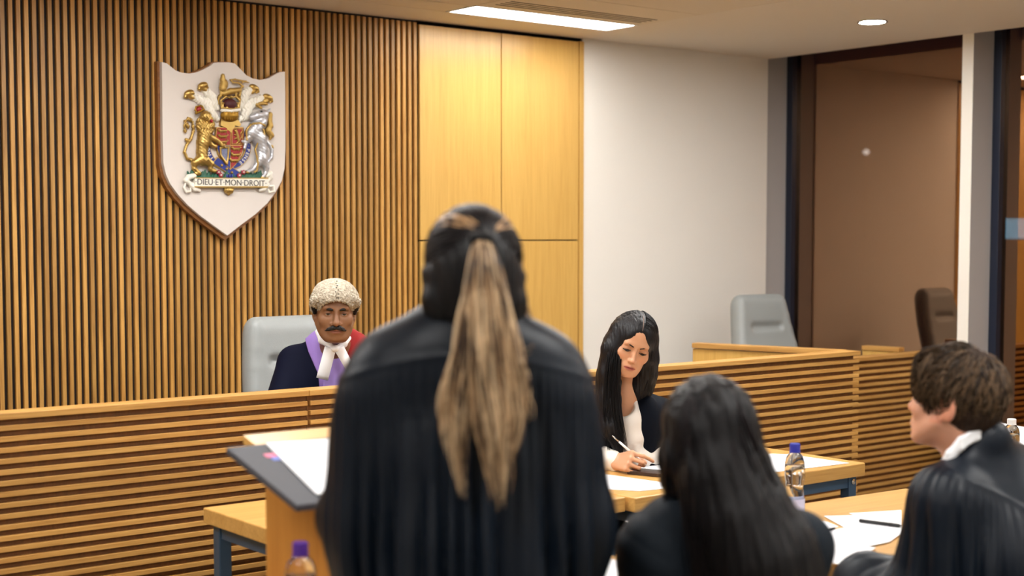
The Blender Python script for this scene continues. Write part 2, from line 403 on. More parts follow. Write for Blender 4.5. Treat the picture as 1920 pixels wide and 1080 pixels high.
def window(n, y0, y1):
    m = MB(); fw = .05
    for (a, b) in ((y0, y0+fw), (y1-fw, y1)): m.box((XG-.045, a, .02), (XG+.03, b, ZC+.28))
    m.box((XG-.045, y0, .02), (XG+.03, y1, .1)); m.box((XG-.045, y0, ZC+.18), (XG+.03, y1, ZC+.28))
    o = struct('window_%d' % n, m, NAVY, bev=.002)
    pz = MB().box((XG-.004, y0+fw, .1), (XG+.004, y1-fw, ZC+.18)).build('pane', GL, o); return o
window(1, YP1, YW+.012); window(2, 2.97, YP0); window(3, 1.1, 2.9)
# ceiling: plaster border, recessed tile field, blind pocket above the windows
TX, TY = 5.355, 5.975
cl = MB().box((TX, Y0, ZC), (XW, YW+.02, ZC+.03)).box((X0, TY, ZC), (TX, YW+.02, ZC+.03)).box((XW-.03, Y0, ZC+.03), (XW, YW, ZC+.3))
co = struct('ceiling', cl, CEILP)
struct('trim_4', MB().box((XW-.03, Y0, ZC+.28), (XG+.1, YW+.2, ZC+.31)), GAPM)
struct('trim_5', MB().box((X0, Y0, ZC+.012), (TX, TY, ZC+.03)), GAPM)
tiles = []
LX0, LX1, LY0, LY1 = 4.268, 5.35, 5.72, 5.972       # luminous strip beside the slot grille
def tile(a, b, c, d): tiles.append((a, b, c, d))
ys = [5.975, 5.745, 5.255, 4.655, 4.055, 3.455, 2.855, 2.255, 1.655, 1.055, .455, -.145, -.745, -1.345, -1.945, -2.545, -3.2]
xs = [5.355, 4.262, 3.06, 1.86, .66, -.54, -1.74, -3.2]
ADDED_LAMPS = {(4.262, 3.455), (1.86, 3.455), (-.54, 3.455), (4.262, 1.055), (1.86, 1.055), (-.54, 1.055), (3.06, -1.345), (.66, -1.345), (1.86, 4.655), (-.54, 4.655), (4.262, 4.055)}
tm = MB()
for i in range(len(xs)-1):
    for j in range(len(ys)-1):
        a, b, c, d = xs[i+1], xs[i], ys[j+1], ys[j]
        if i == 0 and j in (0, 1): continue
        if (round(a, 3), round(c, 3)) in ADDED_LAMPS: continue
        tm.box((a+.004, c+.004, ZC), (b-.004, d-.004, ZC+.011))
t_ = struct('ceiling_tiles', tm, TILE); t_['kind'] = 'structure'
LIGHTM = emis('added_lamp_diffuser', (1, .985, .955, 1), 12.0)
LIGHTV = emis('lamp_diffuser_near', (1, .985, .955, 1), 10.0)
# luminous strip with air grille (visible one)
lf = empty('ceiling_light', ((LX0+LX1)/2, (LY0+LY1)/2, ZC), 0, 'long lit ceiling strip light beside the slotted air grille', 'ceiling light')
def lamp_parts(e, x0, x1, y0, y1, mat):
    cx, cy = (x0+x1)/2, (y0+y1)/2; a, b = (x1-x0)/2, (y1-y0)/2; w = .012
    MB().box((-a+w, -b+w, .004), (a-w, b-w, .01)).build('diffuser', mat, e)
    MB().box((-a, -b, -.002), (a, -b+w, .011)).box((-a, b-w, -.002), (a, b, .011)).box((-a, -b+w, -.002), (-a+w, b-w, .011)).box((a-w, -b+w, -.002), (a, b-w, .011)).build('frame', WHITEP, e)
lamp_parts(lf, LX0, LX1, LY0, LY1, LIGHTV)
gr = empty('ceiling_vent', ((LX0+LX1)/2, 5.59, ZC), 0, 'slotted air grille set in the ceiling beside the strip light', 'air vent')
m = MB(); sl = MB(); a = (LX1-LX0)/2+.004
yy = [-.335+.0025, -.105]
m.box((-a, -.332, 0), (a, -.08, .011)); 
y = -.08
for s in range(4):
    m.box((-a, y+.013, 0), (a, y+.04, .011)); sl.box((-a+.06, y+.001, -.001), (a-.06, y+.012, .009)); m.box((-a, y, 0), (-a+.06, y+.013, .011)); m.box((a-.06, y, 0), (a, y+.013, .011)); y += .04
m.box((-a, y, 0), (a, .126, .011))
m.build('grille_plate', TILE, gr); sl.build('slot', GAPM, gr)
# unseen ceiling lights added over the tile field to brighten the room and walls
for (x, y) in sorted(ADDED_LAMPS):
    i = [k for k in range(len(xs)-1) if abs(xs[k+1]-x) < .01][0] if any(abs(q-x) < .01 for q in xs) else None
    if i is None: continue
    j = [k for k in range(len(ys)-1) if abs(ys[k+1]-y) < .01][0]
    x0, x1, y0, y1 = xs[i+1]+.003, xs[i]-.003, ys[j+1]+.003, ys[j]-.003
    e = empty('ceiling_light', ((x0+x1)/2, (y0+y1)/2, ZC), 0, 'flush square-edged ceiling light added out of view to brighten the courtroom', 'ceiling light', 'added ceiling lights over the courtroom')
    lamp_parts(e, x0, x1, y0+.1, y1-.1, LIGHTM)
    MB().box((-(x1-x0)/2, -(y1-y0)/2, 0), ((x1-x0)/2, -(y1-y0)/2+.1, .011)).box((-(x1-x0)/2, (y1-y0)/2-.1, 0), ((x1-x0)/2, (y1-y0)/2, .011)).build('surround', TILE, e)
p = onZ(1636, 40, ZC)
SPOTM = emis('downlight_lens', (1, .98, .95, 1), 95.0)
dl = empty('downlight', (p.x, p.y, ZC), 0, 'small round recessed downlight in the plain ceiling near the windows', 'ceiling light')
MB().lathe([(0.001, -.003), (.066, -.003), (.066, .001), (0.001, .001)], n=32).build('lens', SPOTM, dl)
m = MB(); n = 32
for r0, r1, z0 in ((.066, .078, -.006),):
    vs = []; 
    for k in range(n):
        c_, s_ = math.cos(2*math.pi*k/n), math.sin(2*math.pi*k/n); vs += [(r0*c_, r0*s_, z0), (r1*c_, r1*s_, z0), (r1*c_, r1*s_, 0), (r0*c_, r0*s_, 0)]
    m.add(vs, [(4*k+q, 4*((k+1) % n)+q, 4*((k+1) % n)+(q+1) % 4, 4*k+(q+1) % 4) for k in range(n) for q in range(4)])
m.build('bezel', CHROME, dl)
for yy_ in (3.45, 2.05, .65, -.75):  # unseen downlights added to brighten the white wall side
    d2 = empty('downlight', (p.x, yy_, ZC), 0, 'round downlight added out of view to brighten the window side', 'ceiling light', 'added downlights along the window side')
    for c_ in dl.children:
        q_ = c_.copy(); COL.objects.link(q_); q_.parent = d2
# outside, across the street at night
q = [onX(x, y, 12.0) for x, y in ((1871, 413), (1911, 411), (1911, 448), (1871, 451))]
TEAL = emis('lit_window', (.35, .75, .85, 1), 1.6)
c0 = q[2].copy(); c0.z -= 0
fw = empty('shop_window', (12.0, q[1].y-.25, q[2].z), 0, 'teal lit shop window seen through the dark glass at night', 'lit window')
zz = q[0].z-q[3].z
for (a, b) in ((q[1].y-.25-.02, q[0].y), (q[1].y-1.2, q[1].y-.25-.06)):
    MB().box((0, a-(q[1].y-.25), 0), (.05, b-(q[1].y-.25), zz)).build('pane', TEAL, fw)
MB().box((-.02, -1.2, -3.0), (.1, .6, -.01)).build('wall', GAPM, fw)
p = onX(1624, 284, 16.0)
sl = empty('glow_spot', (16, p.y, 0), 0, 'small glowing spot added outside to make the bright fleck in the dark window', 'street lamp')
MB().lathe([(.001, p.z-.05), (.04, p.z-.03), (.05, p.z), (.001, p.z+.04)], n=12).build('spot_head', emis('glow_spot_emission', (1, .8, .6, 1), 3.5), sl)  # glowing spot added outside for the bright fleck in the glass
MB().tube([(0, 0, -3), (0, 0, p.z-.05)], .02).build('pole', NAVY, sl)

# ================================================================== BENCHES
def bench(name, x0, x1, yf, zt, label, joint=False, desk=True, slat_over=.03, railh=.021):
    e = empty(name, (x0, yf, 0), 0, label, 'bench', 'slatted oak bench fronts'); L = x1-x0
    MB().box((0, .018, 0), (L-(slat_over if joint else 0), .07, zt-railh)).build('front_panel', BACKM, e)
    MB().box((0, -.004, zt-railh), (L, .088, zt)).build('top_rail', SLATH, e, bev=.002)
    m = MB(); z = zt-railh-.0355+.019; z = zt-.0355-.0215
    while z > .02:
        m.box((.005 if not joint else .004, 0, z), (L-.005, .018, z+.0168)); z -= .0356
    m.build('slats', SLATH, e, bev=.0012)
    if desk: MB().box((0, .07, zt-.31), (L, .22, zt-.28)).build('desk_top', TABLEO, e)
    return e
b1 = bench('judges_bench', X0+.02, 2.663, 4.6, 1.05, 'long slatted oak bench front running out past the grey judge chair')
b2 = bench('judges_bench', 2.665, 3.90, 4.6, 1.05, 'short slatted oak bench section directly in front of the robed judge')
b3 = bench('clerks_bench', 3.92, 5.70, 4.49, 1.05, 'slatted oak bench section behind the woman who is writing', joint=True, desk=False)
b4 = bench('witness_box', 6.15, 7.19, 5.03, .945, 'slatted oak box front standing apart by the windows', desk=False)
for o in (b1, b2, b3, b4): del o['group']
# return panel of the clerks' bench, running back to the wall
P0, P1 = Vector((5.43, 5.37, 0)), Vector((5.665, 4.575, 0)); d = (P1-P0); Lr = d.length; ang = math.atan2(d.y, d.x)
rt = empty('bench_return', P0, ang, 'plain oak side panel running back from the slatted bench corner', 'bench panel')
MB().box((0, 0.0, 0), (Lr-.02, .04, 1.02)).build('side_panel', PANEL, rt)
MB().box((0, -.012, 1.024), (Lr, .06, 1.05)).build('top_rail', SLATH, rt, bev=.002)
rt2 = empty('bench_return', (6.87, 5.37, 0), -1.425, 'short oak side panel rising behind the slatted box by the windows', 'bench panel')
MB().box((0, -.04, 0), (.23, 0, .945)).build('side_panel', PANEL, rt2)
MB().box((0, -.05, .945), (.24, .015, .970)).build('top_rail', SLATH, rt2, bev=.002)

# ================================================================== TABLES
def table(x0, x1, y0, y1, label, z=.74, th=.05):
    e = empty('table', ((x0+x1)/2, (y0+y1)/2, 0), 0, label, 'table', 'oak tables on blue steel frames'); a, b = (x1-x0)/2, (y1-y0)/2
    MB().box((-a, -b, z-th), (a, b, z)).build('tabletop', TABLEO, e, bev=.004)
    for sx in (-1, 1):
        for sy in (-1, 1):
            cx, cy = sx*(a-.045), sy*(b-.045); o = MB().box((cx-.022, cy-.022, 0), (cx+.022, cy+.022, z-th)).build('leg', STEEL, e, bev=.004)
            MB().lathe([(.001, 0), (.011, 0), (.011, .004), (.001, .006)], n=12).build('bolt', CHROME, o).matrix_local = Matrix.Translation((cx, cy-.022, z-th-.022)) @ Matrix.Rotation(math.pi/2, 4, 'X')
    m = MB()
    for sy in (-1, 1): m.box((-a+.067, sy*(b-.045)-.015, z-th-.045), (a-.067, sy*(b-.045)+.015, z-th-.003))
    for sx in (-1, 1): m.box((sx*(a-.045)-.015, -b+.067, z-th-.045), (sx*(a-.045)+.015, b-.067, z-th-.003))
    m.build('frame_rails', STEEL, e); return e
T1 = table(2.06, 3.262, 3.535, 4.24, 'oak table on steel legs between the lectern and the long bench')
T2 = table(3.272, 4.486, 3.50, 4.02, 'oak table on which the woman with the pen is writing')
T3 = table(2.903, 4.12, 2.42, 3.10, 'oak table with scattered papers in front of the young man'); T3.rotation_euler[2] = -.068; T3.location.y += .0
T4 = table(1.42, 2.634, 2.42, 3.04, 'oak table carrying the lectern and the purple-capped bottle')
T5 = table(4.78, 6.0, 2.55, 3.2, 'oak table beyond the young man, with the white-capped bottle')
for o in (T1, T2, T3, T4, T5): del o['group']

# lectern standing on the nearest table
LX, LYB, LYF = 1.622, 3.03, 2.66
le = empty('lectern', (LX, LYF, .74), 0, 'box-shaped oak lectern with a sloping top, standing on a table', 'lectern')
zf, zb = .27, .366; Dp = LYB-LYF; Wd = .46
def sidep(x0, x1):
    return MB().prism([(x0, 0, 0), (x0, Dp, 0), (x0, Dp, zb), (x0, 0, zf)], (0, 0, 0), (x1-x0, 0, 0))
sidep(.012, .032).build('side_panel', LECT, le, bev=.001); sidep(Wd-.032, Wd-.012).build('side_panel', LECT, le, bev=.001)
MB().box((.032, Dp-.02, 0), (Wd-.032, Dp, zb)).build('front_panel', LECT, le)
MB().prism([(-.02, -.01, zf-.004), (-.02, Dp+.05, zb+.0155), (-.02, Dp+.05, zb+.037), (-.02, -.01, zf+.018)], (0, 0, 0), (Wd+.04, 0, 0)).build('sloping_top', LECTTOP, le, bev=.002)
sv = Vector((0, Dp+.06, zb+.019-zf)).normalized(); nv = Vector((0, -sv.z, sv.y))
def on_lectern(u, v, n):   # u across, v up the slope, n above it
    return Vector((LX+u, LYF, .74+zf+.0212)) + sv*v + nv*n + Vector((0, 0, 0))
def slab(name, cs, th, mat, parent=None, n0=0.0):
    m = MB(); a = [on_lectern(u, v, n0) for u, v in cs]; b = [on_lectern(u, v, n0+th) for u, v in cs]
    n = len(cs); m.add(a+b, [tuple(range(n))[::-1], tuple(range(n, 2*n))]+[(i, (i+1) % n, n+(i+1) % n, n+i) for i in range(n)]); return m.build(name, mat, parent)
fo = slab('folder', [(-.115, .0), (.25, .0), (.25, .335), (-.115, .335)], .016, GREYP, None, .0008); bevel(fo, .003); tag(fo, 'grey folder lying on the lectern under white sheets', 'folder')
st = slab('sticker', [(-.052, .255), (-.02, .255), (-.02, .275), (-.052, .275)], .0006, plain('pink_sticker', srgb(220, 90, 130), .5), None, .0172); tag(st, 'small pink and blue marker tab on the grey folder', 'marker tab')
s2 = slab('sticker_edge', [(-.045, .235), (-.012, .235), (-.012, .253), (-.045, .253)], .0006, plain('blue_sticker', srgb(90, 110, 200), .5), st, .0172)
pp = slab('paper_sheet', [(-.048, .035), (.18, .02), (.21, .31), (-.018, .325)], .0035, PAPER, None, .0182); tag(pp, 'thick white sheets lying open on the lectern folder', 'paper', 'white paper sheets')
pp2 = slab('paper_sheet', [(-.03, .05), (.2, .035), (.22, .30), (-.01, .315)], .0008, PAPER, None, .0222); tag(pp2, 'topmost white sheet on the lectern, over the thick sheets', 'paper')
del pp['group']

# ================================================================== BOTTLES
def bottle(name, p, label, h=.215, r=.032, cap=None, z0=.74, wrap=None):
    e = empty(name, (p[0], p[1], z0), 0, label, 'bottle'); s = h/.215
    pr = [(.001, .0005), (r*.85, .0005), (r, .008), (r, .045), (r*.93, .06), (r*.86, .085), (r*.9, .10), (r*1.0, .118), (r*1.0, .14), (r*.95, .160), (r*.80, .178), (r*.48, .190), (.0125, .195), (.0125, .2), (.001, .2005)]
    pr = [(a, b*s) for a, b in pr]
    MB().lathe(pr, n=28).build('bottle_body', PET, e, smooth=True)
    MB().lathe([(a*.93, min(b, .15*s)) for a, b in pr if b <= .16*s][:11]+[(.001, .151*s)], n=24).build('water', WATER, e, smooth=True)
    c = MB().lathe([(.001, .193*s), (.0165, .193*s), (.0168, .213*s), (.0155, .217*s), (.001, .217*s)], n=24).build('cap', cap, e)
    MB().lathe([(.0172, .1905*s), (.0176, .1905*s), (.0176, .194*s), (.0172, .194*s)], n=24).build('cap_ring', cap, e)
    if wrap: MB().lathe([(r+.0006, .012*s), (r+.0010, .012*s), (r+.0010, .05*s), (r+.0006, .05*s)], n=28).build('wrapper', wrap, e)
    return e
v = ray(563, 1012); t = 2.62/v[1]
bottle('water_bottle', (v[0]*t, 2.62), 'clear water bottle with purple cap beside the lectern', .235, .034, PURPC, wrap=plain('pale_wrapper', srgb(150, 150, 190), .5))
p = onZ(1489, 965, .74)
bottle('water_bottle', (p.x, p.y), 'clear water bottle with dark blue cap on the papered table', .224, .032, BLUEC, wrap=plain('lilac_wrapper', srgb(196, 200, 232), .5))
v = ray(1897, 786); zt = .74+.181; t = (zt-H)/v[2]
bottle('water_bottle', (v[0]*t, v[1]*t), 'clear water bottle with white cap behind the young man', .181, .031, WHITEP)
print('bottle3', v[0]*t, v[1]*t)

# ================================================================== PAPERS AND PENS
def sheet(cs, label, z=.741, th=.0012, mat=PAPER, name='paper_sheet', cat='paper'):
    pts = [onZ(x, y, z) for x, y in cs]; c = sum(pts, Vector())/len(pts); c.z = z
    n = len(pts); ar = sum((pts[i].x*pts[(i+1) % n].y-pts[(i+1) % n].x*pts[i].y) for i in range(n))
    if ar < 0: pts = pts[::-1]
    o = MB().prism([p-c for p in pts], (0, 0, 0), (0, 0, th)).build(name, mat); o.location = c
    return tag(o, label, cat)
sheet([(1440, 851), (1478, 852), (1592, 868.5), (1441, 887)], 'blank white sheet on the end of the writing woman\'s table')
sheet([(1130, 889), (1250, 906), (1250, 916), (1200, 921), (1130, 917)], 'white sheet at the table edge below the writing hand')
sheet([(1192, 868), (1250, 867), (1250, 884), (1225, 884), (1188, 879)], 'white sheet the pen is writing on')
sheet([(1262, 868), (1300, 866), (1370, 880), (1320, 890)], 'white sheet beside the pencil pouch, half hidden by dark hair')
sheet([(1199, 880.5), (1262, 886), (1262, 891), (1198, 884)], 'slim black folder lying beside the writing hand', .7425, .006, BLACKP, 'black_folder', 'folder')
sheet([(1176, 884), (1262, 893), (1262, 897.5), (1176, 889)], 'narrow dark pencil pouch on the writing woman\'s table', .741, .012, plain('pouch', srgb(50, 32, 24), .4), 'pencil_pouch', 'pouch')
sheet([(1592, 963), (1690, 957), (1690, 990), (1660, 985)], 'white sheet at the far side of the paper heap, under a pen', .7412)
sheet([(1524, 977), (1546, 977), (1572, 988), (1538, 994)], 'small white sheet beside the dark hair on the papered table', .7412)
sheet([(1545, 968), (1648, 966), (1690, 985), (1690, 1003), (1612, 1005)], 'white sheet near the middle of the paper heap', .7428)
sheet([(1539, 998), (1600, 987), (1690, 1000), (1668, 1016), (1622, 1026), (1541, 1017)], 'wide white sheet lying across the paper heap', .7444)
sheet([(1543, 1017), (1642, 1027), (1594, 1059), (1563, 1057)], 'nearest white sheet, hanging toward the table edge of the heap', .7458)
sheet([(1172, 977), (1211, 976), (1204, 991), (1196, 991)], 'white sheet on the corner of the papered table', .7412)
sheet([(1128, 1046), (1185, 1056), (1185, 1095), (1128, 1110)], 'white sheet on the corner of the lectern table', .7412)
sheet([(1868, 806), (1935, 818), (1990, 852), (1925, 856)], 'thick stack of white sheets beside the white-capped bottle', .741, .035)
def pen(a, b, r, label, mat, z=.749, name='pen'):
    A, B = onZ(*a, z), onZ(*b, z); e = empty(name, A, 0, label, 'pen'); d = B-A; L = d.length; e.rotation_euler = (0, 0, math.atan2(d.y, d.x))
    MB().tube([(0, 0, 0), (L*.72, 0, 0)], r).build('barrel', mat, e, True); MB().tube([(L*.72, 0, 0), (L*.95, 0, 0), (L, 0, 0)], [r*1.1, r*1.0, r*.3]).build('pen_cap', mat, e, True); return e
pen((1612, 976), (1690, 986), .0055, 'black pen lying on the sheets close to the young man\'s sleeve', BLACKP, .7505)
pen((1535, 998), (1566, 990), .004, 'black pen beside the dark-haired woman on the papered table', BLACKP, .7505)

# ================================================================== SWIVEL CHAIRS
def swivel(loc, rz, label, cat='chair', hgt=1.0):
    e = empty('swivel_chair', loc, rz, label, cat, 'grey leather swivel chairs')   # faces -Y in its own frame
    o = Org(); zt = 1.27*hgt; zb = .62
    N = 22
    for i in range(N):
        t = i/(N-1); z = zb+(zt-.045-zb)*t; w = .262-.085*t; y = (.03*math.sin(t*3)+.20*t)
        o.cone((-w+.04, y, z), (w-.04, y, z), .040, k=.05)
    for s in (-1, 1): o.chain([(s*(.262-.085*t-.028), (.03*math.sin(t*3)+.20*t)-.022, zb+(zt-.05-zb)*t) for t in np.linspace(0, 1, 8)], [.034]*8, k=.012)
    t = .71; zc = zb+(zt-zb)*t
    o.cone((-.095, (.03*math.sin(t*3)+.20*t)-.050, zc), (.095, (.03*math.sin(t*3)+.20*t)-.050, zc), .013, k=.034, op=1)
    o.cone((-.085, (.03*math.sin(t*3)+.20*t)-.040, zc), (.085, (.03*math.sin(t*3)+.20*t)-.040, zc), .007, k=.004, op=1)
    o.grid(.006); V, Q = o.mesh(); raw('backrest', V, Q, LEATH, e, True)
    s_ = Org(); s_.box((-.25, -.43, .46), (.25, .02, .56), .045); s_.grid(.01); V, Q = s_.mesh(); raw('seat', V, Q, LEATH, e, True)
    for s in (-1, 1):
        a = MB().tube([(s*.25, -.12, .5), (s*.29, -.12, .52), (s*.30, -.12, .68)], .013).build('armrest', BLACKP, e, True)
        MB().box((s*.30-.03, -.26, .68), (s*.30+.03, -.0, .705)).build('arm_pad', BLACKP, a, bev=.01)
    MB().tube([(0, 0.03, .48), (0, .07, .55), (0, .075, .72)], .025).build('back_bracket', BLACKP, e, True)
    MB().tube([(0, -.22, .09), (0, -.22, .46)], .028).build('column', CHROME, e, True)
    bs = MB()
    for k in range(5):
        a = k*2*math.pi/5+.3; bs.tube([(0, -.22, .1), (.28*math.cos(a), -.22+.28*math.sin(a), .075)], [.025, .016])
    bs.build('star_base', CHROME, e, True)
    for k in range(5):
        a = k*2*math.pi/5+.3; c = MB().tube([(.28*math.cos(a)-.02, -.22+.28*math.sin(a), .03), (.28*math.cos(a)+.02, -.22+.28*math.sin(a), .03)], .03, 14).build('caster', BLACKP, e, True)
    return e
c1 = swivel((3.085, 5.33, 0), .0, 'grey leather swivel chair behind the judge')
c2 = swivel((6.385, 5.60, 0), -.12, 'empty grey leather swivel chair before the white wall and window')
for c in (c1, c2): del c['group']

# ================================================================== SMALL SEATS (mostly below the frame)
def seat(loc, rz, label, fab=TROUS):
    e = empty('meeting_chair', loc, rz, label, 'chair')
    s_ = Org(); s_.box((-.23, -.23, .41), (.23, .22, .46), .022); s_.grid(.01); V, Q = s_.mesh(); raw('seat', V, Q, fab, e, True)
    b = Org(); b.cone((-.16, .25, .60), (.16, .25, .60), .022, k=.03); b.cone((-.16, .27, .74), (.16, .27, .74), .022, k=.03); b.cone((-.16, .26, .67), (.16, .26, .67), .022, k=.05); b.grid(.008); V, Q = b.mesh(); raw('backrest', V, Q, fab, e, True)
    for sx in (-1, 1):
        MB().tube([(sx*.21, -.2, 0.005), (sx*.21, -.2, .41)], .011).build('leg', CHROME, e, True)
        MB().tube([(sx*.21, .25, 0.005), (sx*.21, .21, .41), (sx*.19, .255, .62), (sx*.17, .285, .77)], .011).build('leg', CHROME, e, True)
    MB().tube([(-.17, .285, .77), (-.1, .292, .79), (.1, .292, .79), (.17, .285, .77)], .011).build('back_frame', CHROME, e, True)
    return e
# ================================================================== PEOPLE
SKINB = vcol('skin_brown', .45, sss=.12, spec=.45, bump=.12, bscale=260)
SKINF = vcol('skin_fair', .45, sss=.15, spec=.4, bump=.05, bscale=260)
EYEM = vcol('eyeball', .12, spec=.6)
BLKH = hairmat('hair_black', [(.3, srgb(7, 7, 10)), (.75, srgb(22, 21, 25))], .42, spec=.28)
DARKH = hairmat('hair_dark_brown', [(.3, srgb(9, 8, 10)), (.8, srgb(32, 24, 26))], .42, spec=.2)
BRNH = hairmat('hair_brown', [(.30, srgb(34, 25, 19)), (.82, srgb(118, 92, 66))], .5, spec=.3, scale=(150, 150, 60))
BLNH = hairmat('hair_blonde_streaked', [(.38, srgb(48, 34, 27)), (.47, srgb(158, 122, 84)), (.66, srgb(228, 198, 158))], .42, scale=(75, 75, 4), mixisl=.42)
CRWN = hairmat('hair_dark_with_highlights', [(.34, srgb(18, 15, 17)), (.48, srgb(96, 68, 46)), (.62, srgb(204, 160, 112))], .42, scale=(60, 60, 60), mixisl=.4)
WIGM = hairmat('horsehair', [(.25, srgb(100, 88, 72)), (.66, srgb(188, 178, 160))], .85, scale=(90, 90, 90), mixisl=.4, spec=.2)
BROW = plain('brow_hair', srgb(18, 13, 12), .7)

class Person:
    """local frame: x across the view, y away from the camera, z up; the ground point under (px, depth)"""
    def __init__(s, px, dist, label):
        v = ray(px, 440); s.dx, s.dy = v[0], v[1]; n = math.hypot(s.dx, s.dy); s.f = (s.dx/n, s.dy/n); s.r = (s.f[1], -s.f[0])
        s.o = (s.dx*dist, s.dy*dist); s.rz = math.atan2(s.r[1], s.r[0]); s.label = label; s.root = None
    def L(s, px, py, y=0.0):
        v = ray(px, py); vx = v[0]*s.r[0]+v[1]*s.r[1]; vy = v[0]*s.f[0]+v[1]*s.f[1]
        D = s.o[0]*s.f[0]+s.o[1]*s.f[1]; t = (D+y)/vy
        return np.array([vx*t, y, H+v[2]*t])
    def toworld(s, p): return (s.o[0]+p[0]*s.r[0]+p[1]*s.f[0], s.o[1]+p[0]*s.r[1]+p[1]*s.f[1], p[2])
    def tolocal(s, X, Y, Z=0): x, y = X-s.o[0], Y-s.o[1]; return np.array([x*s.r[0]+y*s.r[1], x*s.f[0]+y*s.f[1], Z])
    def body(s, V, Q, mat, col):
        o = raw('person', V, Q, mat, None, True, col); o.location = (s.o[0], s.o[1], 0); o.rotation_euler[2] = s.rz
        tag(o, s.label, 'person'); s.root = o; return o
    def add(s, name, V, Q, mat, smooth=True, col=None, parent=None): return raw(name, V, Q, mat, parent or s.root, smooth, col)

def rotm(yaw=0, pitch=0, roll=0):
    """head axes: columns = its right, its back-to-front reversed (face looks along -y), up; yaw turns the face to image right"""
    y, p, r = [math.radians(a) for a in (yaw, pitch, roll)]
    Rz = np.array([[math.cos(y), -math.sin(y), 0], [math.sin(y), math.cos(y), 0], [0, 0, 1]])
    Rx = np.array([[1, 0, 0], [0, math.cos(p), -math.sin(p)], [0, math.sin(p), math.cos(p)]])
    Ry = np.array([[math.cos(r), 0, math.sin(r)], [0, 1, 0], [-math.sin(r), 0, math.cos(r)]])
    return Rz @ Rx @ Ry      # pitch>0 : face looks down
def head(g, o, M, s=1.0, fem=False, lid=.35, neck=None, nr=None, ear=(-.010, -.008, 1.0)):
    """head in its own frame: face along -y, eye line z=0, chin z=-.115"""
    T = lambda x, y, z: np.array(o)+M @ (np.array([x, -y, z])*s)
    E = lambda c, r, k=.015, op=0, A=None: g.ell(T(*c), np.array(r)*s, M if A is None else M @ A, k, op)
    C = lambda a, b, ra, rb=None, k=.012, op=0: g.cone(T(*a), T(*b), ra*s, (ra if rb is None else rb)*s, k, op)
    j = .9 if fem else 1.0
    E((0, -.015, .035), (.077, .095, .084), .02); E((0, .038, .045), (.062, .046, .05), .03)
    E((0, .028, -.03), (.064*j, .06, .08), .03)
    E((0, .036, -.072), (.050*j, .05, .042), .03); E((0, .074, -.098), (.021*j, .018, .018), .02)
    for q in (-1, 1):
        E((q*.041, .058, -.028), (.025, .022, .024), .02)
        C((q*.062*j, -.0, -.045), (q*.032*j, .062, -.098), .014, .012, .03)
    C((-.036, .079, .019), (.036, .079, .019), .0085 if fem else .011, k=.02)
    C((0, .088, .008), (0, .1015, -.034), .0065 if fem else .0085, .0095 if fem else .0115, .010)
    E((0, .102, -.037), (.0105 if fem else .0135, .0125, .0095 if fem else .0115), .006)
    for q in (-1, 1): E((q*(.0105 if fem else .0165), .091, -.041), (.0065 if fem else .0078, .009, .007), .005)
    for q in (-1, 1): E((q*.0062, .101, -.0475), (.0032, .005, .003), .002, 1)
    for q in (-1, 1):
        E((q*.032, .098, .001), (.0195, .018, .0145), .014, 1)
        E((q*.0315, .0705, -.001), (.0158, .0155, .0128), .006)
        op = .0052*(1-lid)+.0006
        E((q*.0315, .088, -.0015-lid*.0035), (.0132, .012, op), .0015, 1)
    if not fem:
        for q in (-1, 1): C((q*.020, .0985, -.040), (q*.037, .083, -.066), .0032, .0028, .004) if False else g.cone(T(q*.021, .0995, -.040), T(q*.039, .0845, -.068), .0034*s, .003*s, k=.006*s, op=1)
    # mouth
    E((0, .083, -.068), (.028, .014, .020), .012)
    C((-.019, .0905, -.0655), (0, .0965, -.0635), .0032, .0045, .004); C((.019, .0905, -.0655), (0, .0965, -.0635), .0032, .0045, .004)
    C((-.014, .0905, -.0735), (.014, .0905, -.0735), .0048 if not fem else .0058, k=.006); E((0, .0935, -.074), (.014, .006, .0058), .004)
    E((0, .1005, -.0688), (.0215, .009, .0009), .0015, 1)
    for q in (-1, 1):   # ears
        ey, ez, es = ear
        E((q*.079, ey, ez), (.0065*es, .017*es, .030*es), .008, 0, rotm(q*-22, 8, 0)); E((q*(.079+.007*es), ey+.004, ez+.003), (.0045, .010*es, .018*es), .004, 1)
        E((q*.077, ey+.008*es, ez-.024*es), (.006, .008, .009), .006)
    if neck is not None: g.cone(T(0, -.028, -.06), neck, nr or (.050*s if fem else .058*s), nr or (.052*s if fem else .064*s), k=.03 if not nr else .015)
    return T
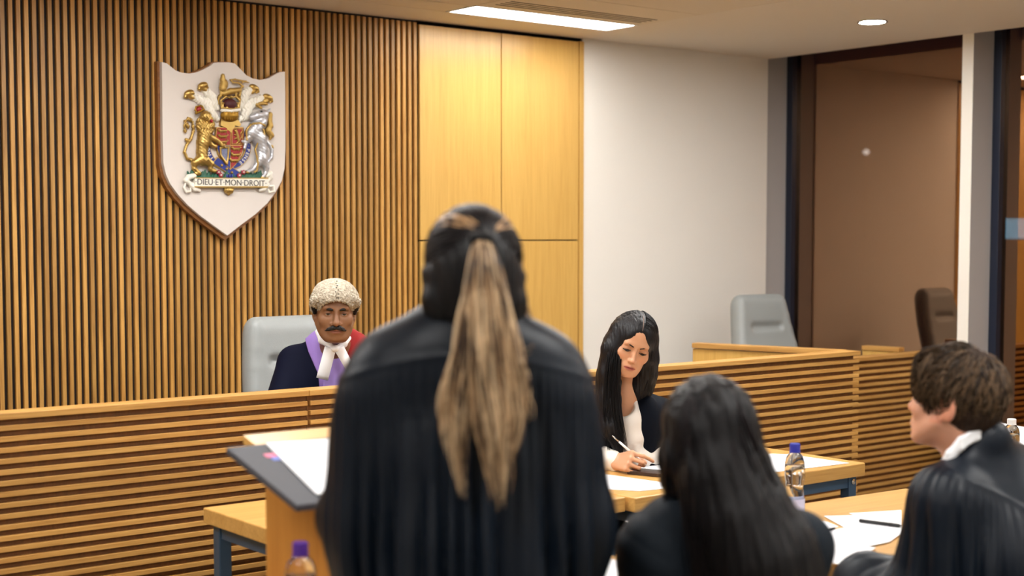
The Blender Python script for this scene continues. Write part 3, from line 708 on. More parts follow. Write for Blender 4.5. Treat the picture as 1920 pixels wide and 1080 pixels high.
def headcol(V, o, M, s, base, lips, lip=1.0, fem=False, stub=0, blush=0, ears=0):
    q = ((V-np.array(o)) @ M)/s; x, y, z = q[:, 0], -q[:, 1], q[:, 2]
    c = np.tile(np.array(base[:3]), (len(V), 1)); face = (y > .03)
    def mixto(m, col): 
        nonlocal c; m = np.clip(m, 0, 1)[:, None]; c = c*(1-m)+np.array(col[:3])*m
    g2 = lambda x0, z0, a, b: np.exp(-((x-x0)/a)**2-((z-z0)/b)**2)
    if blush:
        for k in (-1, 1): mixto(blush*g2(k*.045, -.035, .018, .016)*face, (c.mean(0)*np.array([1.12, .62, .6])))
    mixto(.25*g2(0, -.04, .013, .012)*face, np.array(base[:3])*np.array([1.15, .8, .75]))
    for k in (-1, 1):   # around the eyes
        mixto(.55*g2(k*.032, .002, .018, .012)*(y > .05), np.array(base[:3])*np.array([.55, .45, .42]))
        if fem: mixto(.85*np.exp(-((x-k*.0325)/.0135)**2-((z+.0045)/.0022)**2)*(y > .06), (.01, .008, .008))
    if stub: mixto(stub*((z < -.045) & (y > -.01))*np.clip((-.045-z)/.02, 0, 1), np.array(base[:3])*np.array([.55, .55, .6]))
    mixto(ears*((np.abs(x) > .073) & (np.abs(z+.008) < .04) & (y < .03)), np.array(base[:3])*np.array([1.12, .68, .62]))
    m = (np.abs(x) < .024) & (y > .07)
    w = np.clip(1.3-np.abs((z+.0692)/(.0095*(1-(np.abs(x)/.026)**2+.05))), 0, 1)*m
    mixto(w*lip, lips); mixto(np.exp(-((z+.0688)/.0013)**2)*m*(np.abs(x) < .022)*.7, np.array(lips[:3])*.35)
    return c
def eyes(P, T, M, s, gaze=(0, 0), iris=(.018, .009, .005)):
    for q in (-1, 1):
        n, m_ = 20, 14; V = []; 
        for i in range(m_+1):
            th = math.pi*i/m_
            for k in range(n):
                a = 2*math.pi*k/n; V.append((math.sin(th)*math.cos(a), -math.cos(th), math.sin(th)*math.sin(a)))
        V = np.array(V); Fq = np.array([(i*n+k, i*n+(k+1) % n, (i+1)*n+(k+1) % n, (i+1)*n+k) for i in range(m_) for k in range(n)])
        gd = np.array([math.sin(math.radians(gaze[0])), -1, math.sin(math.radians(gaze[1]))]); gd /= np.linalg.norm(gd)
        an = np.degrees(np.arccos(np.clip(V @ gd, -1, 1)))
        col = np.where(an[:, None] < 14, np.array([[.002, .002, .002]]), np.where(an[:, None] < 35, np.array([iris]), np.array([[.30, .26, .24]])))
        W_ = np.array(T(q*.0315, .0715, -.001))+(V*.0128*s) @ M.T
        P.add('eye', W_, Fq, EYEM, True, col)
def brows(P, T, s, mat, w=.0035, arch=.004, drop=0.0, y=.089, ext=.047):
    for q in (-1, 1):
        pts = [T(q*.012, y+.0015, .015-drop), T(q*.024, y-.001, .0190), T(q*.037, y-.0065, .0205+arch*.6), T(q*ext, y-.0165-(ext-.047)*1.5, .0155)]
        P.add('eyebrow', *tubeQ(pts, [w*.7*s, w*1.1*s, w*s, w*.4*s]), mat)
def tubeQ(pts, rads, n=8, N=12):
    G = resample(pts, N); R = np.interp(np.linspace(0, 1, N), np.linspace(0, 1, len(rads)), rads)
    m = MB().tube([tuple(p) for p in G], list(R), n); return np.array(m.v, float), m.f
def hand(g, w, M, s=1.0, curls=(20, 25, 30, 35), mcp=None, thumb=None, mir=1, spread=1.0):
    """w wrist; M columns: x (little-finger side is +x for a right hand with back +z), y fingers, z back of hand"""
    T = lambda p: np.array(w)+M @ (np.array([p[0]*mir, p[1], p[2]])*s)
    kx = (-.032, -.0107, .0107, .031); ky = (.088, .092, .088, .080); ln = ((.042, .026, .021), (.046, .029, .022), (.042, .027, .021), (.033, .021, .019)); rr = (.0084, .0087, .0083, .0074)
    g.cone(T((0, -.02, 0)), T((0, .01, 0)), .026*s, .024*s, k=.02)
    for i in range(4): g.cone(T((kx[i]*.55, .012, 0)), T((kx[i], ky[i], .001)), .0155*s, .0118*s, k=.012)
    mcp = mcp or [c*.9 for c in curls]
    tips = []
    for i in range(4):
        p = np.array([kx[i], ky[i], .001]); a = math.radians(mcp[i]); sp = math.radians((i-1.5)*4*spread)
        for j in range(3):
            d = np.array([math.sin(sp)*math.cos(a), math.cos(sp)*math.cos(a), -math.sin(a)]); q = p+d*ln[i][j]
            r0 = rr[i]*(1-.08*j); g.cone(T(p), T(q), r0*s, r0*.9*s, k=.003); p = q; a += math.radians(curls[i]*(1.15 if j == 0 else .8))
        tips.append(T(p))
    th = thumb or [(-.020, .018, -.006), (-.046, .050, -.016), (-.050, .082, -.022), (-.044, .106, -.026)]
    g.chain([T(t) for t in th], [.0145*s, .0118*s, .0105*s, .0085*s], k=.008)
    return T, tips
def frame3(fing, back):
    y = np.array(fing, float); y /= np.linalg.norm(y); z = np.array(back, float); z -= y*(z @ y); z /= np.linalg.norm(z); return np.stack([np.cross(y, z), y, z], axis=1)
def lower(g, hips, f, zs=.47, pad=0.0, feet=True):
    """seated thighs, shins and feet; hips centre, facing f (2-D)"""
    f = np.array([f[0], f[1], 0.]); r = np.array([f[1], -f[0], 0.])
    for q in (-1, 1):
        h = np.array(hips)+r*q*.09; k = h+f*.42+r*q*.03+np.array([0, 0, -.01]); a = k+np.array([0, 0, -(k[2]-.09)])+f*.02
        g.cone(h, k, .082+pad, .058+pad, k=.04); g.cone(k, a, .056+pad, .038+pad, k=.03)
        if feet: g.cone(a+np.array([0, 0, -.045]), a+f*.14+np.array([0, 0, -.055]), .036, .028, k=.02)
def shoes(P, hips, f):
    f3 = np.array([f[0], f[1], 0.]); r = np.array([f[1], -f[0], 0.])
    for q in (-1, 1):
        k = np.array(hips)+r*q*.12+f3*.44; g = Org(); a = np.array([k[0], k[1], .045]); g.cone(a-f3*.03, a+f3*.14-np.array([0, 0, .008]), .042, .034, k=.02); g.grid(.008); V, Q = g.mesh(); V[:, 2] = np.maximum(V[:, 2], .002); P.add('shoe', V, Q, SHOE)
def folds(V, N, amp, period, seed, z0, z1, along=lambda V: np.arctan2(V[:, 1], V[:, 0])*.2, drift=.25, sharp=1.6, extra=None):
    """hanging pleats: ridges down the cloth, fading in below z1 and fullest under z0"""
    s_ = along(V); r = np.random.default_rng(seed)
    w = np.clip((z1-V[:, 2])/max(z1-z0, 1e-6), 0, 1); w = w*w*(3-2*w)
    ph = s_/period*2*math.pi+drift*np.sin(V[:, 2]*5+r.uniform(0, 6))*2+.9*np.sin(s_*9+r.uniform(0, 6))+.5*np.sin(s_*23+V[:, 2]*3+r.uniform(0, 6))
    f = np.abs(np.sin(ph/2))**sharp; f2 = np.sin(ph*.37+r.uniform(0, 6)+V[:, 2]*2.2)
    d = amp*w*((f-.5)*1.3+.7*f2)
    if extra is not None: d = d+extra
    return V+N*d[:, None]

# ------------------------------------------------------------------ the judge
def judge():
    P = Person(628, 5.8, 'man in a white wig, navy robe, lilac collar and scarlet sash')
    s = .98; M = rotm(4, 3, 1.5); o = P.L(627.5, 584, -.22)
    nb = P.L(630, 668, -.07)
    g = Org(); T = head(g, o, M, s, lid=.42, neck=nb)
    sl, sr = P.L(556, 684, -.02), P.L(704, 684, -.02)
    hip = np.array([0, .20, .56])
    g.cone(nb, P.L(630, 690, -.03), .065, .10, k=.04); g.cone(sl, sr, .058, k=.05)
    g.ell((nb+hip)/2+np.array([0, .02, .05]), (.165, .115, .27), None, .05); g.cone(hip+[-.08, 0, 0], hip+[.08, 0, 0], .12, k=.05)
    ez = .83
    arms = []
    for q, sh in ((-1, sl), (1, sr)):
        el = np.array([sh[0]+q*.06, -.20, ez]); wr = np.array([q*.06, -.42, ez-.01]); arms.append((sh, el, wr))
        g.cone(sh, el, .050, .040, k=.03); g.cone(el, wr, .038, .026, k=.02)
        hand(g, wr, frame3((-q, -.35, 0), (0, 0, 1)), 1.0, (28, 30, 32, 36), mir=q)
    lower(g, hip, (0, -1))
    g.grid(.009, fine=((o[0]-.11, o[0]+.11, .0024), (o[1]-.13, o[1]+.13, .0026), (o[2]-.15, o[2]+.13, .0024)))
    V, Q = g.mesh()
    base = srgb(132, 92, 64)
    col = headcol(V, o, M, s, base, srgb(128, 72, 58), .8, stub=.25)
    P.body(V, Q, SKINB, col)
    eyes(P, T, M, s, (-3, -1)); brows(P, T, s, BROW, .0068, -.002, .0, ext=.050)
    # moustache: strands combed out from the middle
    g = Org()
    for q in (-1, 1): g.chain([T(0, .098, -.0545), T(q*.013, .0975, -.055), T(q*.027, .090, -.061), T(q*.041, .076, -.068)], [.0058*s, .0078*s, .0068*s, .0022*s], k=.004)
    g.grid(.0018); V, Q = g.mesh(); N = normals(V, Q); V = V+N*(.0009*sinnoise(V, (500, 500, 900), 3))[:, None]; P.add('moustache', V, Q, BROW)
    # own dark hair showing at the temples and sideburns
    g = Org()
    for q in (-1, 1): g.chain([T(q*.0705, .032, .035), T(q*.078, .018, .016), T(q*.079, .008, -.006)], [.014, .013, .007], k=.01)
    g.ell(T(0, -.05, .0), np.array((.078, .062, .062)), M, .02); g.grid(.003); V, Q = g.mesh(); P.add('hair', V, Q, BLKH)
    # horsehair wig
    g = Org()
    g.ell(T(0, -.006, .052), np.array((.093, .116, .079))*s, M, .02)
    for q in (-1, 1):
        g.chain([T(q*.070, .062, .056), T(q*.081, .038, .042), T(q*.084, .014, .030)], [.015*s, .018*s, .016*s], k=.012)
        g.ell(T(q*.076, -.03, .018), np.array((.020, .045, .033))*s, M, .02)
    g.ell(T(0, -.08, -.01), np.array((.07, .04, .055))*s, M, .02)
    g.ell(T(0, .09, -.028), np.array((.074, .085, .078))*s, M, .008, 1)
    g.ell(T(0, .0, -.04), np.array((.0765, .09, .072))*s, M, .006, 1)
    g.grid(.0026); V, Q = g.mesh(); N = normals(V, Q); q = ((V-o) @ M)/s
    front = np.clip((-q[:, 1]-.03)/.03, 0, 1)
    curl = np.sin(q[:, 0]*430+3*np.sin(q[:, 2]*260))*np.sin(q[:, 2]*330+2*np.sin(q[:, 0]*150))
    d = .0030*curl*np.clip((.10-q[:, 2])/.04, .25, 1)+.0011*sinnoise(q, (420, 420, 420), 5)
    d -= .004*np.exp(-(q[:, 0]/.0022)**2)*(q[:, 2] > .06)*front
    V = V+N*d[:, None]; P.add('wig', V, Q, WIGM)
    m = MB()
    for i in range(9):
        z = .125-i*.0075; x = .0055*(-1)**i*(1 if i > 3 else .4); y = .118*math.sqrt(max(0, 1-((z-.052)/.082)**2))-.002
        c = T(x, y, z); m.lathe([(.0001, -.0022), (.0024, -.001), (.0024, .001), (.0001, .0022)], c, 8)
    m.build('wig_stitching', BROW, P.root, True)
    # robe and its layers
    R = Org()
    yk = -.03
    R.cone(P.L(560, 676, -.0), P.L(700, 676, -.0), .060, k=.05); R.cone(P.L(606, 648, -.04), P.L(654, 648, -.04), .056, k=.04)
    R.ell(P.L(629, 735, -.04), (.185, .135, .22), None, .06)
    R.ell(np.array([0, .07, .75]), (.21, .17, .28), None, .06)
    for q, (sh, el, wr) in zip((-1, 1), arms):
        R.cone(sh, el+[q*.012, 0, .02], .072, .085, k=.05); R.cone(el+[q*.01, 0, .01], wr+[q*.03, .05, .02], .078, .062, k=.04)
    R.cone(P.L(630, 640, -.06), P.L(630, 690, -.09), .055, .05, k=.03, op=1) if False else None
    R.grid(.0055, fine=((-.28, .28, .004), (-.22, .0, .004), (o[2]-.42, o[2]-.02, .004)))
    cut = R.d.copy(); X, Y, Z = R.XYZ()
    V, Q = R.mesh(cut); N = normals(V, Q)
    V = V+N*(.004*np.sin(V[:, 0]*38+V[:, 2]*16+2*np.sin(V[:, 2]*9)))[:, None]
    P.add('robe', V, Q, NAVYC)
    def piece(name, pts, t, mat, ymax=.06, dy=-.12, rip=0):
        pl = [tuple(P.L(x, y, dy)[[0, 2]]) for x, y in pts]
        d2 = poly2(X, Z, pl)[:, 0, :][:, None, :] if False else poly2(R.ax[0][:, None], R.ax[2][None, :], pl)[:, None, :]
        d = np.maximum(np.maximum(R.d-t, d2), Y-ymax); d = np.maximum(d, -(R.d+.004))
        V, Q = polygonise(d, R.ax)
        if rip: V[:, 1] += rip*np.sin(V[:, 0]*130+V[:, 2]*30)
        return P.add(name, V, Q, mat)
    piece('lilac_collar', [(565, 618), (590, 607), (612, 606), (650, 610), (662, 618), (659, 700), (640, 742), (601, 742), (597, 700), (578, 660)], .009, LILAC, .08, rip=.0012)
    piece('shirt_front', [(608, 640), (650, 640), (655, 742), (606, 742)], .012, plain('lilac_shirt', srgb(158, 132, 204), .6), rip=.001)
    piece('scarlet_sash', [(652, 612), (668, 622), (698, 638), (706, 660), (690, 742), (632, 742), (646, 706), (653, 680), (650, 640)], .014, REDC, .09, rip=.0012)
    # collar points and the two white bands
    def strip(name, q4, y0, y1, mat, n=8):
        a = [P.L(*q4[0], y0), P.L(*q4[1], y0)]; b = [P.L(*q4[3], y1), P.L(*q4[2], y1)]
        m = MB(); vs = []
        for i in range(n+1):
            t = i/n; yy = -.010*math.sin(t*3.1)
            for j in range(3):
                u = j/2; p = (a[0]*(1-t)+b[0]*t)*(1-u)+(a[1]*(1-t)+b[1]*t)*u; p = p+np.array([0, yy-.004*math.sin(u*3.14), 0]); vs.append(p)
        k = len(vs); vs2 = [v+np.array([0, .004, 0]) for v in vs]
        fs = []
        for i in range(n):
            for j in range(2):
                c = i*3+j; fs += [(c, c+1, c+4, c+3), (k+c, k+c+3, k+c+4, k+c+1)]
        bd = [0, 1, 2]+[i*3+2 for i in range(1, n+1)]+[n*3+1, n*3]+[i*3 for i in range(n-1, 0, -1)]
        fs += [(bd[i], k+bd[i], k+bd[(i+1) % len(bd)], bd[(i+1) % len(bd)]) for i in range(len(bd))]
        m.add(vs+vs2, fs); return m.build(name, mat, P.root, True)
    yb = -.232
    strip('white_band', [(609, 649), (630, 655), (615, 713.5), (593, 708)], yb, yb+.01, LINEN)
    strip('white_band', [(626, 655), (645, 649), (664, 688), (655, 704)], yb-.002, yb+.01, LINEN)
    g = Org(); g.chain([P.L(596, 622, -.13), P.L(604, 638, -.195), P.L(627, 654, -.232)], [.011, .014, .011], k=.01); g.chain([P.L(654, 634, -.16), P.L(645, 645, -.205), P.L(630, 654, -.232)], [.010, .012, .010], k=.01)
    g.ell(P.L(628, 653, -.238), (.016, .010, .011), None, .008); g.grid(.003); V, Q = g.mesh(); P.add('white_collar', V, Q, LINEN)
    g = Org(); lower(g, hip, (0, -1), pad=.012, feet=False); g.cone(hip+[-.08, 0, 0], hip+[.08, 0, 0], .135, k=.05); g.grid(.012); V, Q = g.mesh(); P.add('trousers', V, Q, TROUS); shoes(P, hip, (0, -1))
    return P
judge()
def scalp(T, M, o, s, n, seed, crown=(0, -.055), cen=(0, -.012, .036), rad=(.080, .100, .088), zmin=lambda x, y: .0, steps=9, step=.0085, lift=(.004, .014), grav=.25, fringe=.0, wob=.25, yaw0=0.0):
    """short hair: strands leave the crown and hug the skull; head-frame y is forward"""
    r = np.random.default_rng(seed); u = r.normal(size=(n*3, 3)); u /= np.linalg.norm(u, axis=1, keepdims=True)
    P0 = np.array(cen)+u*np.array(rad); ok = P0[:, 2] > np.array([zmin(a, b) for a, b in P0[:, :2]]); P0 = P0[ok][:n]; n = len(P0)
    cr = np.array([crown[0], crown[1], cen[2]+rad[2]]); p = P0.copy(); out = [p.copy()]; L0 = r.uniform(lift[0], lift[1], n); j = r.normal(size=(n, 3))*wob
    for k in range(steps):
        rel = (p-np.array(cen))/np.array(rad); nr = rel/np.linalg.norm(rel, axis=1, keepdims=True)/np.array(rad); nr /= np.linalg.norm(nr, axis=1, keepdims=True)
        d = (p-cr)+1e-4; d += j*np.linalg.norm(d, axis=1, keepdims=True)*.6; d[:, 2] -= grav*.06; d[:, 1] += fringe*.06*(p[:, 1] > .0)
        d -= nr*(np.sum(d*nr, axis=1, keepdims=True)); d /= np.maximum(np.linalg.norm(d, axis=1, keepdims=True), 1e-6)
        p = p+d*step; rel = (p-np.array(cen))/np.array(rad); q = np.array(cen)+rel/np.linalg.norm(rel, axis=1, keepdims=True)*np.array(rad)
        p = q; nn = (q-np.array(cen))/np.array(rad)**2; nn /= np.linalg.norm(nn, axis=1, keepdims=True)
        out.append(q+nn*(L0*math.sin(min(1.0, (k+1)/steps*1.15)*math.pi*.62))[:, None])
    A = np.stack(out, axis=1)*s; A[:, :, 1] *= -1
    return np.array(o)+A @ M.T
def fall(T, q, n, guide, radii, seed, y0=(-.085, .055), part=.004, rx=.088, rz=.086, cz=.036, ph=(4, 88), K=7, N=26, wob=.003, flat=(1, 1, 1), keep=.0):
    """long hair: from the parting over one side of the skull, then down a guide line"""
    r = np.random.default_rng(seed); out = []
    G = np.array([list(g_) for g_ in guide], float)
    for i in range(n):
        y = r.uniform(*y0); k = math.sqrt(max(.05, 1-((y+.012)/.112)**2)); e = r.uniform(.0, .007)
        a = [T(q*(part+math.sin(math.radians(f))*(rx+e)*k), y-(.03*(f/90)**2 if y > 0 else 0), cz+math.cos(math.radians(f))*(rz+e)*k) for f in np.linspace(ph[0], ph[1], K)]
        off = r.normal(size=3)*np.array(flat)*.5; off = off/max(1, np.linalg.norm(off)/1.0)
        end = 1-r.uniform(0, .16)
        R = np.interp(np.linspace(0, 1, len(G)), np.linspace(0, 1, len(radii)), radii)
        b = G+off*R[:, None]
        pth = resample(np.vstack([np.array(a), b]), N); t = np.linspace(0, end, N); tt = np.linspace(0, 1, N)
        pth = np.stack([np.interp(t, tt, pth[:, c]) for c in range(3)], axis=1)
        p3 = r.uniform(0, 6.28, 3); pth += wob*np.sin(tt[:, None]*7*r.uniform(.6, 1.4)+p3)*(tt[:, None]**1.2)
        out.append(pth)
    return np.array(out)
def band(T, a, b, n, seed, bow=.01, spread=.016, N=12, cen=(0, -.012, .036)):
    """strands drawn back over the skull from a to b (head-frame points)"""
    r = np.random.default_rng(seed); out = []; c = np.array(cen)
    A, B = np.array(a, float)-c, np.array(b, float)-c
    for i in range(n):
        o1 = r.normal(size=3)*spread*.55; o2 = r.normal(size=3)*.003; pa, pb = A+o1, B+o2; la, lb = np.linalg.norm(pa), np.linalg.norm(pb); pts = []
        for t in np.linspace(0, 1, N):
            d = pa/la*(1-t)+pb/lb*t; d /= np.linalg.norm(d); rad = 1/math.sqrt((d[0]/.082)**2+(d[1]/.102)**2+(d[2]/.092)**2)
            pts.append(T(*(c+d*(rad+.004+bow*math.sin(t*math.pi)*r.uniform(.3, 1)))))
        out.append(pts)
    return np.array(out)

# ------------------------------------------------------------------ the standing barrister, seen from behind
def standing():
    P = Person(868, 2.65, 'person in a black gown with long streaked ponytail, standing at the lectern, seen from behind')
    s = .97; M = rotm(188, 2, -1); o = P.L(884, 522, 0); nb = P.L(880, 632, .015)
    g = Org(); T = head(g, o, M, s, fem=True, neck=nb)
    g.cone(nb, nb+[0, 0, -.08], .055, .09, k=.04)
    sh = [P.L(714, 692, 0), P.L(1030, 692, 0)]
    g.cone(sh[0], sh[1], .052, k=.05)
    c = np.array([0, .02, 1.18]); g.ell(c, (.155, .105, .24), None, .05); g.ell(np.array([0, .02, .93]), (.165, .12, .13), None, .06)
    arms = []
    for q, S in zip((-1, 1), sh):
        el = np.array([q*.205, .04, 1.08]); wr = np.array([q*.15, .25, 1.06]); arms.append((S, el, wr))
        g.cone(S, el, .046, .037, k=.03); g.cone(el, wr, .036, .025, k=.02)
        hand(g, wr, frame3((-q*.2, 1, .05), (q*.2, 0, 1)), .95, (35, 38, 40, 44), mir=-q)
        g.chain([(q*.09, .02, .90), (q*.095, .03, .50), (q*.10, .02, .09)], [.085, .058, .038], k=.03); g.cone((q*.10, 0, .05), (q*.11, .14, .035), .036, .028, k=.02)
    g.grid(.009, fine=((o[0]-.12, o[0]+.12, .004), (o[1]-.14, o[1]+.14, .004), (o[2]-.16, o[2]+.14, .004)))
    V, Q = g.mesh(); col = headcol(V, o, M, s, srgb(214, 160, 130), srgb(190, 100, 96), fem=True); P.body(V, Q, SKINF, col)
    eyes(P, T, M, s)
    G = Org()
    G.cone(P.L(735, 684, 0), P.L(1008, 684, 0), .060, k=.06); G.cone(P.L(840, 640, -.0), P.L(925, 640, -.0), .058, k=.06); G.cone(P.L(800, 655, -.02), P.L(960, 655, -.02), .06, k=.06); G.cone(P.L(855, 612, .0), P.L(915, 612, .0), .050, k=.05)
    G.ell(np.array([0, .01, 1.16]), (.20, .135, .30), None, .07)
    G.cone((0, .02, 1.0), (0, .03, .38), .17, .25, k=.08); G.cone((-.09, .02, .9), (-.10, .03, .38), .14, .17, k=.08); G.cone((.09, .02, .9), (.10, .03, .38), .14, .17, k=.08)
    for q, (S, el, wr) in zip((-1, 1), arms):
        S2 = S+np.array([-q*.012, 0, -.012])
        G.cone(S2, el+[-q*.010, -.01, .02], .068, .066, k=.06); G.cone((q*.166, .0, 1.31), (q*.186, .0, 1.06), .070, .070, k=.05); G.cone(el+[-q*.022, 0, .0], wr+[q*.0, -.03, -.03], .074, .072, k=.05); G.cone(el+[-q*.026, -.02, 0], el+[-q*.030, .02, -.30], .074, .06, k=.07)
    G.grid(.0046, lo=(-.42, -.33, .28)); V, Q = G.mesh(); V[:, 2] = np.maximum(V[:, 2], .30); N = normals(V, Q)
    al = lambda V: V[:, 0]*.85+.12*np.arctan2(V[:, 0], -(V[:, 1]-.1))*.6
    yoke = 1.405-.9*V[:, 0]**2
    # gathers: close and fine under the yoke, opening into long uneven folds
    s_ = al(V); fade = np.clip((yoke-V[:, 2])/.05, 0, 1); low = np.clip((yoke-.08-V[:, 2])/.25, 0, 1)
    d = fade*(.0050*np.abs(np.sin(s_*150+1.6*np.sin(s_*31)))-.001)*(1-.5*low)
    ph = s_*118+3.0*np.sin(s_*13+1)+1.0*np.sin(V[:, 2]*5+s_*4)+2.0*np.sin(s_*31)
    d += low*(.032*np.abs(np.sin(ph/2))**.9-.020+.008*np.sin(s_*19+V[:, 2]*2.4+.7))
    d += .002*np.exp(-((V[:, 2]-yoke)/.006)**2)
    d += .004*sinnoise(V, (9, 9, 7), 4)
    P.add('gown', V+N*d[:, None], Q, GOWN)
    # white collar bands edge at the nape is hidden by hair; hair itself
    g = Org(); g.ell(T(0, -.018, .038), np.array((.086, .106, .094))*s, M, .02); g.ell(T(0, -.055, -.02), np.array((.078, .062, .085))*s, M, .03)
    for q in (-1, 1): g.chain([T(q*.072, -.03, .0), T(q*.070, -.045, -.045), T(q*.070, -.05, -.070)], [.026, .024, .014], k=.02)
    g.chain([P.L(838, 520, -.05), P.L(826, 560, -.05), P.L(814, 592, -.04), P.L(803, 612, -.01)], [.028, .024, .015, .005], k=.02)
    g.chain([P.L(932, 520, -.04), P.L(940, 570, -.04), P.L(950, 615, -.03), P.L(972, 640, -.01), P.L(990, 658, -.01)], [.026, .025, .024, .020, .008], k=.02)
    g.ell(T(0, .09, -.03), np.array((.066, .075, .09))*s, M, .01, 1)
    g.grid(.004); V, Q = g.mesh(); N = normals(V, Q); V = V+N*(.0016*sinnoise(V, (260, 120, 26), 8))[:, None]; P.add('hair', V, Q, BLKH)
    tie = (-.012, -.118, .078)
    st = []
    for q in (-1, 1):
        for k, (x, y, z) in enumerate(((.066, .035, .082), (.078, .02, .055), (.083, .012, .030), (.04, .06, .105), (.012, .06, .118))):
            st.append(band(T, (q*x, y, z), tie, 70, 20+k+q*7))
    strands('crown_hair', jn([st[i] for i in (0, 5)], 24), .0019, CRWN, P.root); strands('crown_top_hair', jn([st[i] for i in (1, 2, 3, 4, 6, 7, 8, 9)], 24), .0019, DARKH, P.root)
    st = []
    for q in (-1, 1):
        for k, (x, y, z) in enumerate(((.08, .0, .01), (.082, -.02, -.02), (.07, -.05, -.05))):
            st.append(band(T, (q*x, y, z+.02), (q*.05, -.085, -.075), 40, 50+k+q, bow=.004))
    strands('nape_hair', jn(st, 24), .002, BLKH, P.root)
    TP = P.L(903, 446, -.128)
    gd = lambda *p: [P.L(x, y, d) for x, y, d in p]
    S_ = [lock_paths(gd((903, 444, -.118), (903, 458, -.150), (903, 500, -.165), (905, 560, -.170), (910, 640, -.180), (916, 720, -.185), (924, 780, -.19), (931, 850, -.19), (938, 948, -.19)), [.009, .020, .029, .036, .043, .044, .040, .030, .018], 400, 26, 1, .005, (1, .42, .3), .42),
          lock_paths(gd((898, 446, -.118), (893, 470, -.150), (884, 560, -.165), (872, 660, -.175), (860, 760, -.18), (858, 860, -.18), (870, 936, -.18)), [.007, .014, .024, .024, .021, .016, .008], 170, 24, 2, .006, (1, .5, .3), .4),
          lock_paths(gd((908, 446, -.118), (918, 475, -.150), (932, 560, -.165), (950, 660, -.175), (968, 740, -.18), (972, 800, -.18), (955, 870, -.185)), [.007, .016, .026, .028, .024, .016, .004], 150, 24, 3, .005, (1, .5, .3), .35),
          lock_paths(gd((890, 600, -.16), (866, 640, -.165), (843, 700, -.165), (832, 770, -.165), (838, 850, -.165)), [.006, .012, .014, .014, .004], 40, 20, 4, .004, (1, .5, .3), .3),
          lock_paths(gd((940, 610, -.16), (965, 650, -.165), (985, 720, -.165), (996, 790, -.16)), [.006, .010, .010, .005], 16, 20, 5, .006, (1, .5, .3), .3)]
    strands('ponytail', jn(S_), .0017, BLNH, P.root)
    strands('stray_hair', np.concatenate([lock_paths(gd((950, 505, -.05), (975, 540, -.04), (992, 590, -.02), (985, 620, -.02)), [.004, .008, .010, .008], 14, 16, 7, .008), lock_paths(gd((960, 600, -.03), (985, 625, -.03), (1003, 645, -.06), (985, 668, -.085)), [.010, .014, .014, .010], 40, 16, 8, .004)]), .0012, BLNH, P.root)
    g = Org(); g.cone(TP+[-.012, 0, 0], TP+[.012, 0, 0], .011, k=.01); g.grid(.003); V, Q = g.mesh(); P.add('hair_tie', V, Q, BLKH)
    for q in (-1, 1):
        g = Org(); g.cone((q*.10, -.02, .045), (q*.11, .14, .035), .042, .034, k=.02); g.grid(.008); V, Q = g.mesh(); V[:, 2] = np.maximum(V[:, 2], .002); P.add('shoe', V, Q, SHOE)
    g = Org()
    for q in (-1, 1): g.chain([(q*.09, .02, .90), (q*.095, .03, .50), (q*.10, .02, .10)], [.098, .072, .055], k=.03)
    g.grid(.012); V, Q = g.mesh(); P.add('trousers', V, Q, TROUS)
standing()

